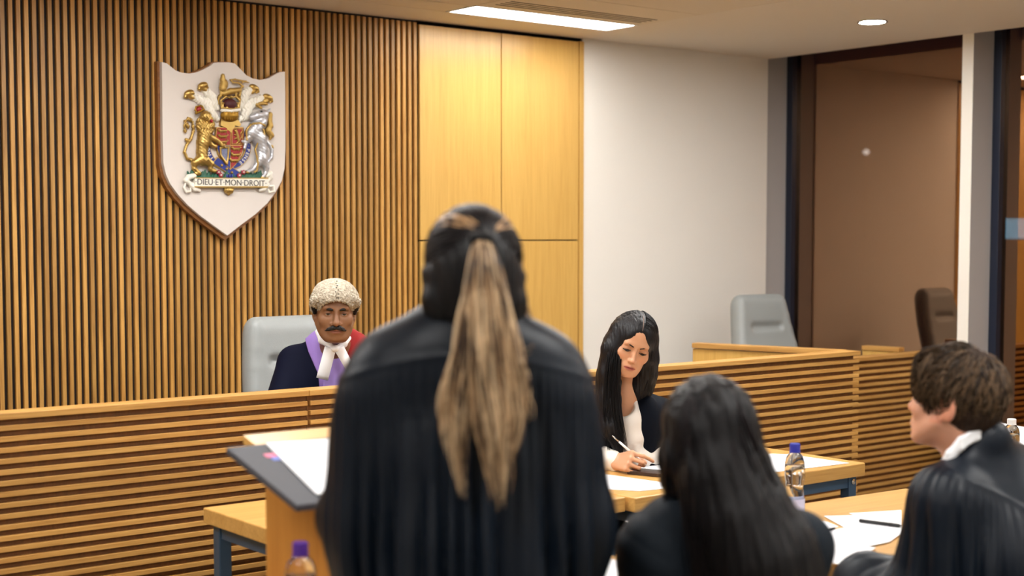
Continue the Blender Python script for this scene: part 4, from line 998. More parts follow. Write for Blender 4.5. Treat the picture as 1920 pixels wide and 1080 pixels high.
# ------------------------------------------------------------------ the woman with long dark hair, seated, seen from behind
def seated_back():
    P = Person(1345, 2.86, 'person with long straight dark brown hair and a black jacket, seated, seen from behind')
    s = .98; M = rotm(212, 6, 0); o = P.L(1322, 824, .0); nb = P.L(1345, 945, .0)
    g = Org(); T = head(g, o, M, s, fem=True, neck=nb)
    f = np.array([-.53, .85]); left = np.array([-f[1], f[0], 0]); left = np.array([-.90, -.43, 0])
    cs = P.L(1368, 1030, .03); sh = [cs+left*.155, cs-left*.155]; sh[0][2] -= .012
    g.cone(nb, cs, .05, .08, k=.04); g.cone(sh[0], sh[1], .050, k=.05)
    hip = np.array([.06, -.02, .56]); g.ell((cs+hip)/2+np.array([0, 0, .03]), (.15, .115, .27), None, .05); g.cone(hip+left*.07, hip-left*.07, .12, k=.05)
    f3 = np.array([f[0], f[1], 0])
    arms = []
    for q, S in zip((1, -1), sh):
        el = S+f3*.10+left*q*.05+np.array([0, 0, -.25]); wr = el+f3*.20-left*q*.05+np.array([0, 0, .0]); arms.append((S, el, wr))
        g.cone(S, el, .045, .036, k=.03); g.cone(el, wr, .036, .025, k=.02); hand(g, wr, frame3(f3, (0, 0, 1)), .92, (25, 28, 30, 34), mir=-q)
    lower(g, hip, f)
    g.grid(.009, fine=((o[0]-.12, o[0]+.12, .004), (o[1]-.14, o[1]+.14, .004), (o[2]-.16, o[2]+.14, .004)))
    V, Q = g.mesh(); P.body(V, Q, SKINF, headcol(V, o, M, s, srgb(208, 156, 128), srgb(190, 100, 96), fem=True)); eyes(P, T, M, s)
    G = Org()
    G.cone(sh[0], sh[1], .064, k=.06); G.cone(nb+[0, 0, -.03], cs, .060, .09, k=.05); G.ell((cs+hip)/2+np.array([0, 0, .02]), (.185, .135, .27), None, .06)
    for (S, el, wr) in arms: G.cone(S, el, .066, .058, k=.05); G.cone(el, wr, .056, .044, k=.04)
    G.chain([P.L(1320, 945, -.0), P.L(1262, 985, -.01), P.L(1222, 1010, -.02)], [.045, .052, .055], k=.05)
    G.grid(.006); V, Q = G.mesh(); N = normals(V, Q)
    d = .0045*sinnoise(V, (22, 22, 16), 9)+.003*np.abs(np.sin((V[:, 2]*2+V[:, 0])*30))*np.exp(-((V[:, 0]+.15)/.09)**2)
    P.add('jacket', V+N*d[:, None], Q, JACKC)
    g = Org(); gd = lambda *p: [P.L(x, y, d) for x, y, d in p]
    g.ell(T(0, -.018, .040), np.array((.088, .108, .092))*s, M, .02); g.ell(T(0, -.04, -.03), np.array((.082, .078, .085))*s, M, .03)
    g.chain(gd((1340, 830, -.05), (1355, 900, -.07), (1385, 980, -.10), (1420, 1060, -.12), (1450, 1150, -.13)), [.075, .080, .082, .085, .08], k=.04)
    g.chain(gd((1370, 820, -.03), (1392, 890, -.04), (1425, 960, -.06), (1465, 1030, -.08), (1500, 1120, -.09)), [.04, .045, .055, .06, .06], k=.04)
    g.chain(gd((1280, 800, -.03), (1266, 860, -.04), (1262, 905, -.03), (1264, 935, -.02)), [.030, .028, .020, .008], k=.03)
    g.ell(T(0, .095, -.03), np.array((.062, .072, .09))*s, M, .01, 1)
    g.grid(.005); V, Q = g.mesh(); N = normals(V, Q); V = V+N*(.0022*sinnoise(V, (200, 120, 14), 8))[:, None]; P.add('hair', V, Q, DARKH)
    st = []
    for i, (x1, x2, x3, dd) in enumerate(((1300, 1320, 1345, -.13), (1318, 1345, 1375, -.145), (1335, 1370, 1410, -.15), (1355, 1400, 1450, -.15), (1375, 1425, 1490, -.135), (1392, 1452, 1525, -.10), (1285, 1298, 1318, -.11))):
        st.append(lock_paths(gd((1330+(x1-1335)*.35, 712, -.03), (1332+(x1-1335)*.75, 745, -.085), (x1, 800, -.105), (x1*.55+x2*.45, 870, dd*.9), (x2, 940, dd), ((x2+x3)/2, 1010, dd-.01), (x3, 1090, dd-.015), (x3+20, 1160, dd-.02)), [.010, .016, .018, .022, .026, .028, .028, .022], 130, 26, 60+i, .003, (1, .5, .3), .1))
    st.append(lock_paths(gd((1300, 728, -.05), (1270, 765, -.055), (1256, 820, -.05), (1251, 880, -.04), (1252, 925, -.03), (1246, 960, -.03)), [.006, .012, .015, .014, .010, .006], 110, 24, 90, .004, (1, .6, .3), .2))
    strands('long_hair', jn(st, 24), .0021, DARKH, P.root)
    st = []
    tie = (.015, -.112, .062)
    for q in (-1, 1):
        for k, (x, y, z) in enumerate(((.078, .03, .05), (.083, .01, .035))): st.append(band(T, (q*x, y, z), tie, 60, 120+k+q*7, bow=.008))
    strands('twisted_hair', jn(st, 24), .0021, BLKH, P.root)
    g = Org(); lower(g, hip, f, pad=.012, feet=False); g.cone(hip+left*.07, hip-left*.07, .132, k=.05); g.grid(.012); V, Q = g.mesh(); P.add('trousers', V, Q, TROUS); shoes(P, hip, f)
    w = P.toworld(hip-f3*.02); seat((w[0], w[1], 0), P.rz+math.atan2(f[0]*-1, f[1])*1.0+math.pi, 'dark upholstered chair under the long-haired woman seen from behind')
seated_back()

# ------------------------------------------------------------------ the young man, in profile
def youth():
    P = Person(1840, 3.5, 'young man with brown hair, white collar and black gown, seated in profile')
    s = 1.04; M = rotm(243, -7, 0); o = P.L(1789, 751, .0); nb = P.L(1828, 868, .02)
    g = Org(); T = head(g, o, M, s, neck=nb, lid=.4, ear=(-.028, .003, 1.4))
    f = np.array([-.86, .50]); f3 = np.array([f[0], f[1], 0]); left = np.array([-.50, -.86, 0])
    cs = P.L(1846, 925, .03); sh = [cs+left*.165, cs-left*.165]
    g.cone(nb, cs, .06, .085, k=.04); g.cone(sh[0], sh[1], .053, k=.05)
    hip = np.array([.06, .02, .56]); g.ell((cs+hip)/2+np.array([0, 0, .03]), (.155, .135, .28), None, .05); g.cone(hip+left*.07, hip-left*.07, .12, k=.05)
    arms = []
    for q, S in zip((1, -1), sh):
        el = S+f3*.05+left*q*.03+np.array([0, 0, -.28]); wr = el+f3*.19-left*q*.05+np.array([0, 0, .03]); arms.append((S, el, wr))
        g.cone(S, el, .048, .039, k=.03); g.cone(el, wr, .039, .028, k=.02); hand(g, wr, frame3(f3, (0, 0, 1)), 1.0, (25, 28, 30, 34), mir=-q)
    lower(g, hip, f)
    g.grid(.009, fine=((o[0]-.13, o[0]+.13, .0032), (o[1]-.14, o[1]+.14, .0032), (o[2]-.16, o[2]+.14, .0032)))
    V, Q = g.mesh(); P.body(V, Q, SKINF, headcol(V, o, M, s, srgb(222, 166, 138), srgb(204, 124, 112), blush=.2, ears=.35)); eyes(P, T, M, s)
    brows(P, T, s, BRNH, .003, .002)
    G = Org()
    G.cone(sh[0], sh[1], .075, k=.07); G.cone(nb+[.014, 0, -.030], cs, .062, .10, k=.05); G.cone(P.L(1852, 826, -.015), P.L(1850, 880, .02), .053, .078, k=.04); G.cone(P.L(1858, 850, .05), P.L(1935, 880, .08), .045, .05, k=.05); G.cone(P.L(1850, 832, -.02), P.L(1802, 878, -.065), .036, .040, k=.03); G.ell((cs+hip)/2+np.array([0, 0, .02]), (.20, .20, .29), None, .07); G.cone((.06, .02, .8), (.06, .02, .40), .20, .26, k=.08)
    for q, (S, el, wr) in zip((1, -1), arms): G.cone(S, el, .082, .095, k=.06); G.cone(el, wr, .090, .075, k=.05); G.cone(el, el+f3*.02+[0, 0, -.25], .095, .08, k=.06)
    G.cone(T(0, .01, -.06), nb+[-.036, -.01, .02], .050, .050, k=.012, op=1)
    G.grid(.005, lo=(-.6, -.45, .38)); V, Q = G.mesh(); N = normals(V, Q)
    ctr = cs[:2]; ang = np.arctan2(V[:, 0]-ctr[0], -(V[:, 1]-ctr[1])); rr = np.hypot(V[:, 0]-ctr[0], V[:, 1]-ctr[1]); yoke = 1.085-.53*np.maximum(V[:, 0]+.093, 0)
    fade = np.clip((yoke-V[:, 2])/.03, 0, 1); low = np.clip((yoke-.05-V[:, 2])/.16, 0, 1); s_ = ang*.22
    d = fade*(.0050*np.abs(np.sin(s_*140+1.2*np.sin(s_*30))))*(1-.6*low)
    ph = s_*112+2.4*np.sin(s_*17+2)+1.5*np.sin(s_*35)+.8*np.sin(V[:, 2]*6)
    d += low*(.022*np.abs(np.sin(ph/2))**.9-.012+.006*np.sin(s_*21+V[:, 2]*3)); d += .003*np.exp(-((V[:, 2]-yoke)/.006)**2)+.003*sinnoise(V, (12, 12, 10), 14)
    P.add('gown', V+N*d[:, None], Q, GOWN)
    g = Org(); C_ = lambda x, y, d: P.L(x, y, d)
    for (a, b, r) in (((1858, 812, -.03), (1832, 806, -.065), .007), ((1832, 806, -.065), (1802, 824, -.085), .007), ((1802, 824, -.085), (1780, 850, -.085), .008), ((1780, 850, -.085), (1764, 874, -.06), .008), ((1764, 876, -.05), (1768, 880, .03), .010)):
        g.cone(C_(*a), C_(*b), r, k=.008); g.cone(C_(*a)+[0, 0, -.018], C_(*b)+[.0, 0, -.018], r, k=.01)
    g.grid(.004); V, Q = g.mesh(); P.add('shirt_collar', V, Q, LINEN)
    # hair
    zmin = lambda x, y: (.052 if y > .055 else (.018 + (y-.02)*1.0 if y > .02 else (.012 if y > -.004 else (.052 if y > -.050 else -.055-.3*abs(y+.02)))))
    g = Org(); g.ell(T(0, -.016, .040), np.array((.083, .103, .092))*s, M, .02); g.ell(T(0, -.05, -.012), np.array((.072, .062, .065))*s, M, .03)
    g.ell(T(0, .085, -.025), np.array((.074, .072, .080))*s, M, .01, 1); g.ell(T(0, .02, -.075), np.array((.1, .062, .062))*s, M, .008, 1)
    for q in (-1, 1): g.ell(T(q*.085, -.026, -.002), np.array((.022, .027, .044))*s, M, .006, 1)
    g.ell(T(0, -.05, -.125), np.array((.1, .08, .06))*s, M, .01, 1)
    g.grid(.0035); V, Q = g.mesh(); N = normals(V, Q); V = V+N*(.0015*sinnoise(V, (200, 200, 90), 8))[:, None]; P.add('hair', V, Q, hairmat('hair_brown_under', [(.3, srgb(26, 18, 13)), (.8, srgb(54, 38, 27))], .6, spec=.2))
    A = scalp(T, M, o, s, 4200, 5, zmin=zmin, lift=(.002, .020), grav=.35, fringe=.5, steps=9, step=.0075, wob=.55)
    strands('tousled_hair', A, .0017, BRNH, P.root, sides=3)
    fr = []
    for i, x in enumerate(np.linspace(-.062, .066, 12)):
        fr.append(lock_paths([T(x*.7, .035, .123), T(x*.9, .075, .103), T(x, .098-abs(x)*.35, .070), T(x*1.04+.004, .103-abs(x)*.38, .036-.006*math.sin(i*2))], [.008, .010, .009, .004], 34, 14, 200+i, .003, (1, 1, 1), .25))
    for q in (-1, 1): fr.append(lock_paths([T(q*.06, .04, .10), T(q*.080, .047, .06), T(q*.080, .046, .03), T(q*.077, .040, .004)], [.014, .016, .011, .005], 90, 14, 230+q, .003, (1, 1, 1), .25))
    strands('fringe', jn(fr, 14), .0015, BRNH, P.root, sides=3)
    g = Org(); lower(g, hip, f, pad=.012, feet=False); g.cone(hip+left*.07, hip-left*.07, .132, k=.05); g.grid(.012); V, Q = g.mesh(); P.add('trousers', V, Q, TROUS); shoes(P, hip, f)
    w = P.toworld(hip-f3*.02); seat((w[0], w[1], 0), P.rz+math.atan2(-f[0], f[1])+math.pi, 'dark chair with bright metal back rim under the young man')
youth()

# ------------------------------------------------------------------ the woman writing
def clerk():
    P = Person(1190, 5.42, 'woman with long black hair, dark blazer and white top, head bowed, writing with a pen')
    s = .97; M = rotm(9, 17, 17); o = P.L(1185, 643, -.02); nb = P.L(1172, 745, .05)
    g = Org(); T = head(g, o, M, s, fem=True, neck=nb, lid=.80, nr=.041)
    cs = P.L(1174, 785, .10); sh = [P.L(1112, 792, .06), P.L(1236, 783, .12)]
    g.cone(nb, cs, .045, .075, k=.04); g.cone(sh[0], sh[1], .046, k=.05)
    hip = np.array([-.03, .20, .56]); g.ell((cs+hip)/2+np.array([0, -.03, .04]), (.15, .11, .26), None, .05); g.cone(hip+[-.07, 0, 0], hip+[.07, 0, 0], .115, k=.05)
    W_ = P.L(1155, 866, -.105); el = P.L(1112, 872, -.02); W2 = P.L(1204, 854, .02); el2 = P.L(1268, 846, .10)
    W2[2] = max(W2[2], .775); el2[2] = max(el2[2], .775); el[2] = max(el[2], .78); 
    g.cone(sh[0], el, .042, .036, k=.03); g.cone(el, W_, .036, .025, k=.02); g.cone(sh[1], el2, .042, .036, k=.03); g.cone(el2, W2, .036, .025, k=.02)
    HM = frame3((.55, -.75, .15), (-.66, -.66, .55))
    TH, tips = hand(g, W_, HM, 1.0, (24, 66, 74, 78), mcp=(52, 60, 64, 68), thumb=[(-.018, .016, -.010), (-.036, .044, -.030), (-.034, .066, -.052), (-.026, .080, -.070)], spread=1.0)
    hand(g, W2, frame3((-.85, .40, -.12), (0, 0, 1)), .9, (22, 25, 28, 30), mir=-1)
    lower(g, hip, (0, -1))
    g.grid(.009, fine=((W_[0]-.02, o[0]+.12, .0026), (W_[1]-.05, o[1]+.12, .0026), (o[2]-.15, o[2]+.13, .0026))) if False else g.grid(.008, fine=((W_[0]-.03, o[0]+.10, .0026), (W_[1]-.07, o[1]+.10, .0028), (.74, .86, .0026)))
    V, Q = g.mesh()
    # the head region again at fine pitch, so the face keeps its detail
    h2 = None
    g.p = [p for p in g.p]
    g.grid(.008, fine=((W_[0]-.03, o[0]+.10, .0023), (W_[1]-.07, o[1]+.10, .0026), (.745, o[2]+.13, .0023)))
    V, Q = g.mesh()
    hsk = srgb(208, 156, 122); col = headcol(V, o, M, s, hsk, srgb(156, 76, 72), 1.0, fem=True, blush=.22)
    P.body(V, Q, SKINF, col); eyes(P, T, M, s, (5, -22)); brows(P, T, s, BROW, .0044, .006, ext=.056)
    lash = [tubeQ([T(q*.017, .0845, -.0035), T(q*.031, .0885, -.0085), T(q*.048, .0795, -.0045)], [.0011, .0023, .0016]) for q in (-1, 1)]
    for v_, q_ in lash: P.add('eyelashes', v_, q_, BROW)
    # white top, then the dark blazer open over it
    G = Org(); G.cone(sh[0], sh[1], .058, k=.05); G.cone(nb+[0, 0, -.045], cs, .048, .085, k=.04); G.ell((cs+hip)/2+np.array([0, -.03, .04]), (.165, .125, .27), None, .05)
    G.ell(P.L(1182, 815, .02), (.075, .06, .11), None, .05)
    G.cone(el, W_+(el-W_)*.10, .052, .038, k=.02); G.cone(el2, W2+(W2-el2)*.1, .048, .040, k=.02)
    G.cone(nb+[0, -.03, .05], nb+[-.004, -.052, -.03], .038, .040, k=.01, op=1)
    G.grid(.004); V, Q = G.mesh(); N = normals(V, Q); V = V+N*(.003*sinnoise(V, (40, 40, 50), 4)+.002*np.sin(V[:, 0]*160)*(V[:, 2] < .83))[:, None]; P.add('white_top', V, Q, KNIT)
    B = Org(); B.cone(sh[0], sh[1], .072, k=.05); B.cone(nb+[0, .03, -.04], cs, .055, .095, k=.04); B.ell((cs+hip)/2+np.array([0, -.02, .04]), (.18, .138, .27), None, .05)
    B.cone(sh[0], el+(sh[0]-el)*.1, .064, .058, k=.04); B.cone(sh[1], el2+(sh[1]-el2)*.14, .064, .058, k=.04); B.cone(el+(sh[0]-el)*.1, el+(W_-el)*.1, .058, .05, k=.03)
    B.ell(P.L(1215, 800, .03), (.05, .06, .12), None, .04); B.ell(P.L(1140, 800, -.01), (.05, .06, .12), None, .04)
    B.grid(.0045); X, Y, Z = B.XYZ()
    pl = [tuple(P.L(x, y, -.03)[[0, 2]]) for x, y in ((1150, 715), (1181, 728), (1192, 752), (1202, 790), (1203, 822), (1192, 852), (1172, 838), (1160, 790), (1150, 750))]
    d2 = poly2(B.ax[0][:, None], B.ax[2][None, :], pl)[:, None, :]; d = np.maximum(B.d, -np.maximum(d2, Y-.10))
    V, Q = polygonise(d, B.ax); N = normals(V, Q); V = V+N*(.0025*sinnoise(V, (30, 30, 30), 4))[:, None]; P.add('blazer', V, Q, BLACKC)
    # hair
    gd = lambda *p: [P.L(x, y, d) for x, y, d in p]
    g = Org(); g.ell(T(0, -.010, .036), np.array((.084, .108, .088))*s, M, .02); g.ell(T(0, -.04, -.03), np.array((.078, .074, .09))*s, M, .03)
    g.chain(gd((1162, 622, -.04), (1147, 655, -.05), (1142, 700, -.05), (1142, 750, -.05), (1146, 800, -.06), (1160, 845, -.075)), [.026, .028, .028, .034, .034, .018], k=.05)
    g.chain(gd((1172, 618, .0), (1158, 645, .0), (1148, 680, .0), (1141, 715, .0), (1137, 760, .0)), [.030, .032, .032, .032, .03], k=.05)
    g.chain(gd((1154, 660, .0), (1142, 700, -.0), (1136, 760, -.0), (1134, 830, -.03)), [.03, .03, .03, .025], k=.03)
    g.chain(gd((1206, 614, .0), (1213, 640, .0), (1219, 675, .0), (1217, 705, .02), (1210, 735, .04)), [.026, .024, .022, .020, .016], k=.05)
    g.chain(gd((1200, 680, .05), (1198, 720, .06), (1196, 760, .06)), [.05, .045, .03], k=.04)
    g.ell(T(.0, .10, -.045), np.array((.056, .075, .070))*s, M, .006, 1); g.cone(T(0, .115, .0), T(0, .115, .058), .062, .032, k=.02, op=1); g.ell(T(0, .09, -.09), np.array((.046, .075, .05))*s, M, .01, 1)
    g.ell(T(-.005, .07, -.12), np.array((.045, .06, .06))*s, M, .01, 1)
    g.grid(.0034); V, Q = g.mesh(); N = normals(V, Q); V = V+N*(.0009*sinnoise(V, (260, 160, 12), 8))[:, None]; P.add('hair', V, Q, BLKH)
    A = [fall(T, -1, 520, gd((1151, 672, -.085), (1147, 720, -.08), (1147, 770, -.08), (1155, 815, -.09), (1170, 852, -.10)), [.03, .03, .036, .036, .020], 31, y0=(-.03, .070), ph=(4, 80), flat=(1, .55, 1), wob=.001, rx=.082, rz=.082),
         fall(T, -1, 200, gd((1144, 690, -.02), (1137, 740, -.02), (1135, 800, -.05), (1140, 850, -.08)), [.02, .024, .030, .028], 32, y0=(-.085, .0), ph=(4, 85), wob=.001, rx=.082, rz=.082),
         fall(T, 1, 380, gd((1219, 665, -.035), (1218, 700, .0), (1208, 745, .03)), [.014, .018, .024], 33, y0=(-.08, .070), ph=(4, 84), wob=.001, rx=.082),
         lock_paths(gd((1138, 660, .0), (1126, 685, .01), (1117, 706, .02)), [.006, .005, .003], 14, 14, 34, .002)]
    strands('long_hair', jn(A), .0015, BLKH, P.root)
    g = Org(); lower(g, hip, (0, -1), pad=.012, feet=False); g.cone(hip+[-.07, 0, 0], hip+[.07, 0, 0], .127, k=.05); g.grid(.012); V, Q = g.mesh(); P.add('trousers', V, Q, TROUS); shoes(P, hip, (0, -1))
    pv = np.array([T(0, y, .036+.0890*math.sqrt(max(.02, 1-((y+.010)/.109)**2))+.0005) for y in np.linspace(.082, .01, 9)]); P.add('hair_parting', *tubeQ(list(pv), [.0010, .0016, .0012, .0005], 6, 16), plain('scalp', srgb(120, 96, 84), .6))
    # pen
    tl, el_ = P.L(1211.5, 873, -.130), P.L(1148, 817, -.165)
    tip, end = Vector(P.toworld(tl)), Vector(P.toworld(el_))
    e = empty('pen', tip, 0, 'white ballpoint pen held in the writing woman\'s hand', 'pen'); D = end-tip
    MB().tube([D*.0, D*.03, D*.08], [.0008, .0015, .0034], 12).build('pen_tip', CHROME, e, True)
    MB().tube([D*.08, D*.16, D*.60, D*.80], [.0038, .0046, .0046, .0040], 12).build('barrel', WHITEP, e, True)
    MB().tube([D*.80, D*.95, D*1.0], [.0030, .0030, .0026], 12).build('clip', CHROME, e, True)
    w = P.toworld(hip+np.array([0, -.03, 0])); seat((w[0], w[1], 0), P.rz, 'dark upholstered chair of the writing woman')
clerk()
# ================================================================== SHIELD PLAQUE WITH THE ROYAL ARMS
GOLD = plain('gilding', srgb(186, 154, 88), .34, metal=.85); GOLDD = plain('gilding_dark', srgb(150, 112, 40), .4, metal=.8)
SILV = plain('silvering', srgb(196, 198, 204), .35, metal=.6); RED = plain('heraldic_red', srgb(150, 24, 30), .45); BLUE = plain('heraldic_blue', srgb(22, 44, 130), .45)
GREEN = plain('heraldic_green', srgb(20, 84, 62), .5); WHT = plain('heraldic_white', srgb(232, 228, 216), .5); BLKL = plain('letter_black', srgb(24, 20, 18), .5)
BOARD = plain('plaque_board', srgb(216, 208, 201), .55); RIM = oak('oak_rim', srgb(110, 66, 26), srgb(150, 98, 44), 'X', .5, .1)
YB = YW-.052
org = onY(417, 290, YB)
pq = empty('shield_plaque', org, 0, 'white shield plaque with painted royal arms fixed high on the slatted wall', 'plaque')
def lp(px, py): q = onY(px, py, YB); return (q.x-org.x, q.z-org.z)
oc = [(33, 78), (60, 85), (110, 125), (145, 137), (185, 141), (225, 134), (255, 122), (300, 98), (318, 82), (345, 80), (400, 80), (432, 86), (455, 108), (495, 150), (530, 168), (570, 176), (615, 168), (655, 145), (680, 133), (706, 131),
      (708, 250), (709, 400), (709, 560), (704, 660), (690, 725), (655, 790), (610, 850), (545, 910), (470, 965), (392, 1026), (320, 975), (245, 920), (175, 860), (120, 800), (80, 745), (55, 690), (42, 630), (38, 500), (36, 300)]
ol = [lp(290+x/2.919, 90+y/2.919) for x, y in oc]
def outline(sc, dz=0): 
    cx = sum(p[0] for p in ol)/len(ol); cz = sum(p[1] for p in ol)/len(ol); return [(cx+(x-cx)*sc, cz+(z-cz)*sc+dz) for x, z in ol]
def plate(name, pts, y0, y1, mat, parent=pq, bev=0):
    ar = sum(pts[i][0]*pts[(i+1) % len(pts)][1]-pts[(i+1) % len(pts)][0]*pts[i][1] for i in range(len(pts)))
    if ar < 0: pts = pts[::-1]
    import mathutils.geometry as mg
    vs = [(x, y0, z) for x, z in pts]+[(x, y1, z) for x, z in pts]; n = len(pts)
    tri = mg.tessellate_polygon([[Vector((x, z, 0)) for x, z in pts]])
    fs = []
    for t in tri:
        a = [pts[i] for i in t]; s_ = (a[1][0]-a[0][0])*(a[2][1]-a[0][1])-(a[2][0]-a[0][0])*(a[1][1]-a[0][1]); t = t if s_ > 0 else t[::-1]
        fs.append(tuple(t)); fs.append(tuple(i+n for i in t[::-1]))
    fs += [((i+1) % n, i, n+i, n+(i+1) % n) for i in range(n)]
    return raw(name, vs, fs, mat, parent)
plate('oak_rim', outline(1.035, -.004), .012, .0475, RIM)
plate('board', outline(1.0), -.012, .0135, BOARD)
# positions on the arms, taken from a 4.5x study of it
def A(x, y, d=0): q = lp(330+x/4.5, 130+y/4.5); return np.array([q[0], -.012-d*.00062, q[1]])
U = .00062
def relief(name, fn, mat, h=.0016, parent=pq, disp=None, flat=True):
    g = Org(); fn(g); lo = np.min([p[1] for p in g.p if p[4] == 0], axis=0)-.006; hi = np.max([p[2] for p in g.p if p[4] == 0], axis=0)+.006
    hi[1] = min(hi[1], -.004); g.grid(h, lo=lo, hi=hi); V, Q = g.mesh()
    if disp: N = normals(V, Q); V = V+N*disp(V)[:, None]
    return raw(name, V, Q, mat, parent, True)
def ch(g, pts, rs, d=18, k=6, op=0):
    P_ = [A(*(p if len(p) == 3 else (*p, d))) for p in pts]; R_ = [r*U for r in (rs if isinstance(rs, (list, tuple)) else [rs]*len(pts))]
    g.chain(P_, R_, k*U, op)
def bl(g, x, y, rx, ry, d=18, rot=0, k=8, op=0, rd=None):
    a = math.radians(rot); M_ = np.array([[math.cos(a), 0, -math.sin(a)], [0, 1, 0], [math.sin(a), 0, math.cos(a)]]); g.ell(A(x, y, d), np.array([rx, rd or min(rx, ry), ry])*U, M_, k*U, op)
# mantling
def mantle(g):
    for pts in ([(330, 330), (300, 290), (285, 240), (240, 190), (205, 150)], [(300, 370), (250, 320), (200, 270), (150, 240), (100, 215)], [(330, 420), (290, 390), (260, 340), (250, 280)],
                [(520, 320), (545, 270), (560, 220), (600, 180), (640, 165)], [(550, 380), (590, 330), (640, 280), (700, 250), (745, 245)], [(520, 430), (560, 400), (580, 350), (590, 290)]):
        ch(g, pts, [22, 34, 38, 30, 22][:len(pts)], 10)
relief('mantling', mantle, WHT, disp=lambda V: .0016*np.sin(V[:, 0]*420+np.sin(V[:, 2]*200)*1.5))
def mtips(g, x, y, s):
    if True:
        bl(g, x, y, 42, 26, 24, -20*s); bl(g, x+s*-10, y+30, 30, 18, 26, 30*s); ch(g, [(x-s*30, y+10), (x-s*45, y+40), (x-s*60, y+50)], [16, 10, 5], 22)
        ch(g, [(x+s*28, y+8), (x+s*34, y+30), (x+s*20, y+42)], [13, 11, 7], 26)
for q4 in ((90, 205, -1), (205, 140, -1), (635, 160, 1), (750, 240, 1)): relief('mantling_tip', lambda g, a=q4: mtips(g, *a), GOLD)
# garter ring
def arc(cx, cy, r, a0, a1, n=40): return [(cx+r*math.cos(math.radians(a0+(a1-a0)*i/n)), cy+r*math.sin(math.radians(a0+(a1-a0)*i/n))) for i in range(n+1)]
GX, GY = 420, 655
def ringp(r0, r1, a0, a1): return [tuple(A(*p)[[0, 2]]) for p in arc(GX, GY, r1, a0, a1)+arc(GX, GY, r0, a1, a0)]
plate('garter_edge', ringp(146, 196, -40, 220), -.022, -.012, GOLD); plate('garter', ringp(152, 190, -40, 220), -.0245, -.012, BLUE)
sb = plate('garter_strap', [tuple(A(x, y)[[0, 2]]) for x, y in ((292, 792), (330, 748), (508, 868), (478, 912))], -.029, -.012, BLUE)
plate('strap_edge', [tuple(A(x, y)[[0, 2]]) for x, y in ((284, 792), (328, 740), (518, 868), (482, 922))], -.027, -.012, GOLD)
def studs(g):
    for x, y in ((362, 812), (404, 842), (446, 872)): bl(g, x, y, 11, 11, 28, k=2)
relief('strap_studs', studs, GOLD)
# quartered shield
def sh(pts): return [tuple(A(*p)[[0, 2]]) for p in pts]
S0 = [(318, 490), (545, 490), (556, 600), (530, 720), (485, 800), (435, 850), (385, 800), (335, 720), (306, 600)]
plate('shield_edge', sh(S0), -.030, -.012, GOLD)
plate('quarter_red', sh([(324, 497), (430, 497), (430, 640), (318, 640), (313, 600)]), -.0325, -.02, RED)
plate('quarter_gold', sh([(437, 497), (539, 497), (549, 600), (544, 640), (437, 640)]), -.0325, -.02, RED)
plate('quarter_blue', sh([(320, 647), (430, 647), (430, 836), (388, 796), (341, 717)]), -.0325, -.02, BLUE)
plate('quarter_red', sh([(437, 647), (543, 647), (524, 717), (481, 796), (440, 836)]), -.0325, -.02, RED)
def smalllions(g):
    for (x, y) in ((372, 522), (372, 568), (372, 614), (484, 672), (480, 722), (468, 770)):
        ch(g, [(x-34, y+2), (x+20, y)], [9, 8], 36, 3); bl(g, x-38, y-8, 11, 11, 37, k=3); ch(g, [(x+20, y), (x+38, y-10), (x+30, y-18)], [5, 4, 3], 36, 2)
        for dx in (-28, -12, 8, 20): ch(g, [(x+dx, y+4), (x+dx+5, y+17)], [5, 4], 36, 2)
relief('three_lions', smalllions, GOLD, .0014)
def ramp_lion(g):
    ch(g, [(480, 530), (492, 570), (498, 610)], [13, 12, 10], 36, 3); bl(g, 474, 522, 14, 13, 37, k=3); ch(g, [(488, 560), (462, 556)], [7, 5], 36, 2); ch(g, [(490, 580), (466, 592)], [7, 5], 36, 2); ch(g, [(500, 610), (484, 628)], [8, 5], 36, 2); ch(g, [(502, 605), (516, 626)], [7, 5], 36, 2); ch(g, [(506, 600), (524, 575), (516, 545), (526, 532)], [5, 4, 4, 6], 36, 2)
    for a, b in (((444, 505), (532, 505)), ((532, 505), (536, 632)), ((536, 632), (444, 632)), ((444, 632), (444, 505))): ch(g, [a, b], 4, 35, 1)
relief('rampant_lion', ramp_lion, GOLD, .0014)
def harp(g): ch(g, [(346, 668), (350, 730), (400, 800)], [8, 8, 10], 36, 3); ch(g, [(346, 668), (380, 662), (416, 660)], [8, 7, 8], 36, 3); ch(g, [(416, 660), (412, 740), (400, 800)], [9, 7, 10], 36, 3)
relief('harp', harp, GOLD, .0014)
def strs(g):
    for i in range(5): ch(g, [(362+i*10, 672), (366+i*8, 745+i*10)], 1.9, 35, .5)
relief('harp_strings', strs, SILV, .001)
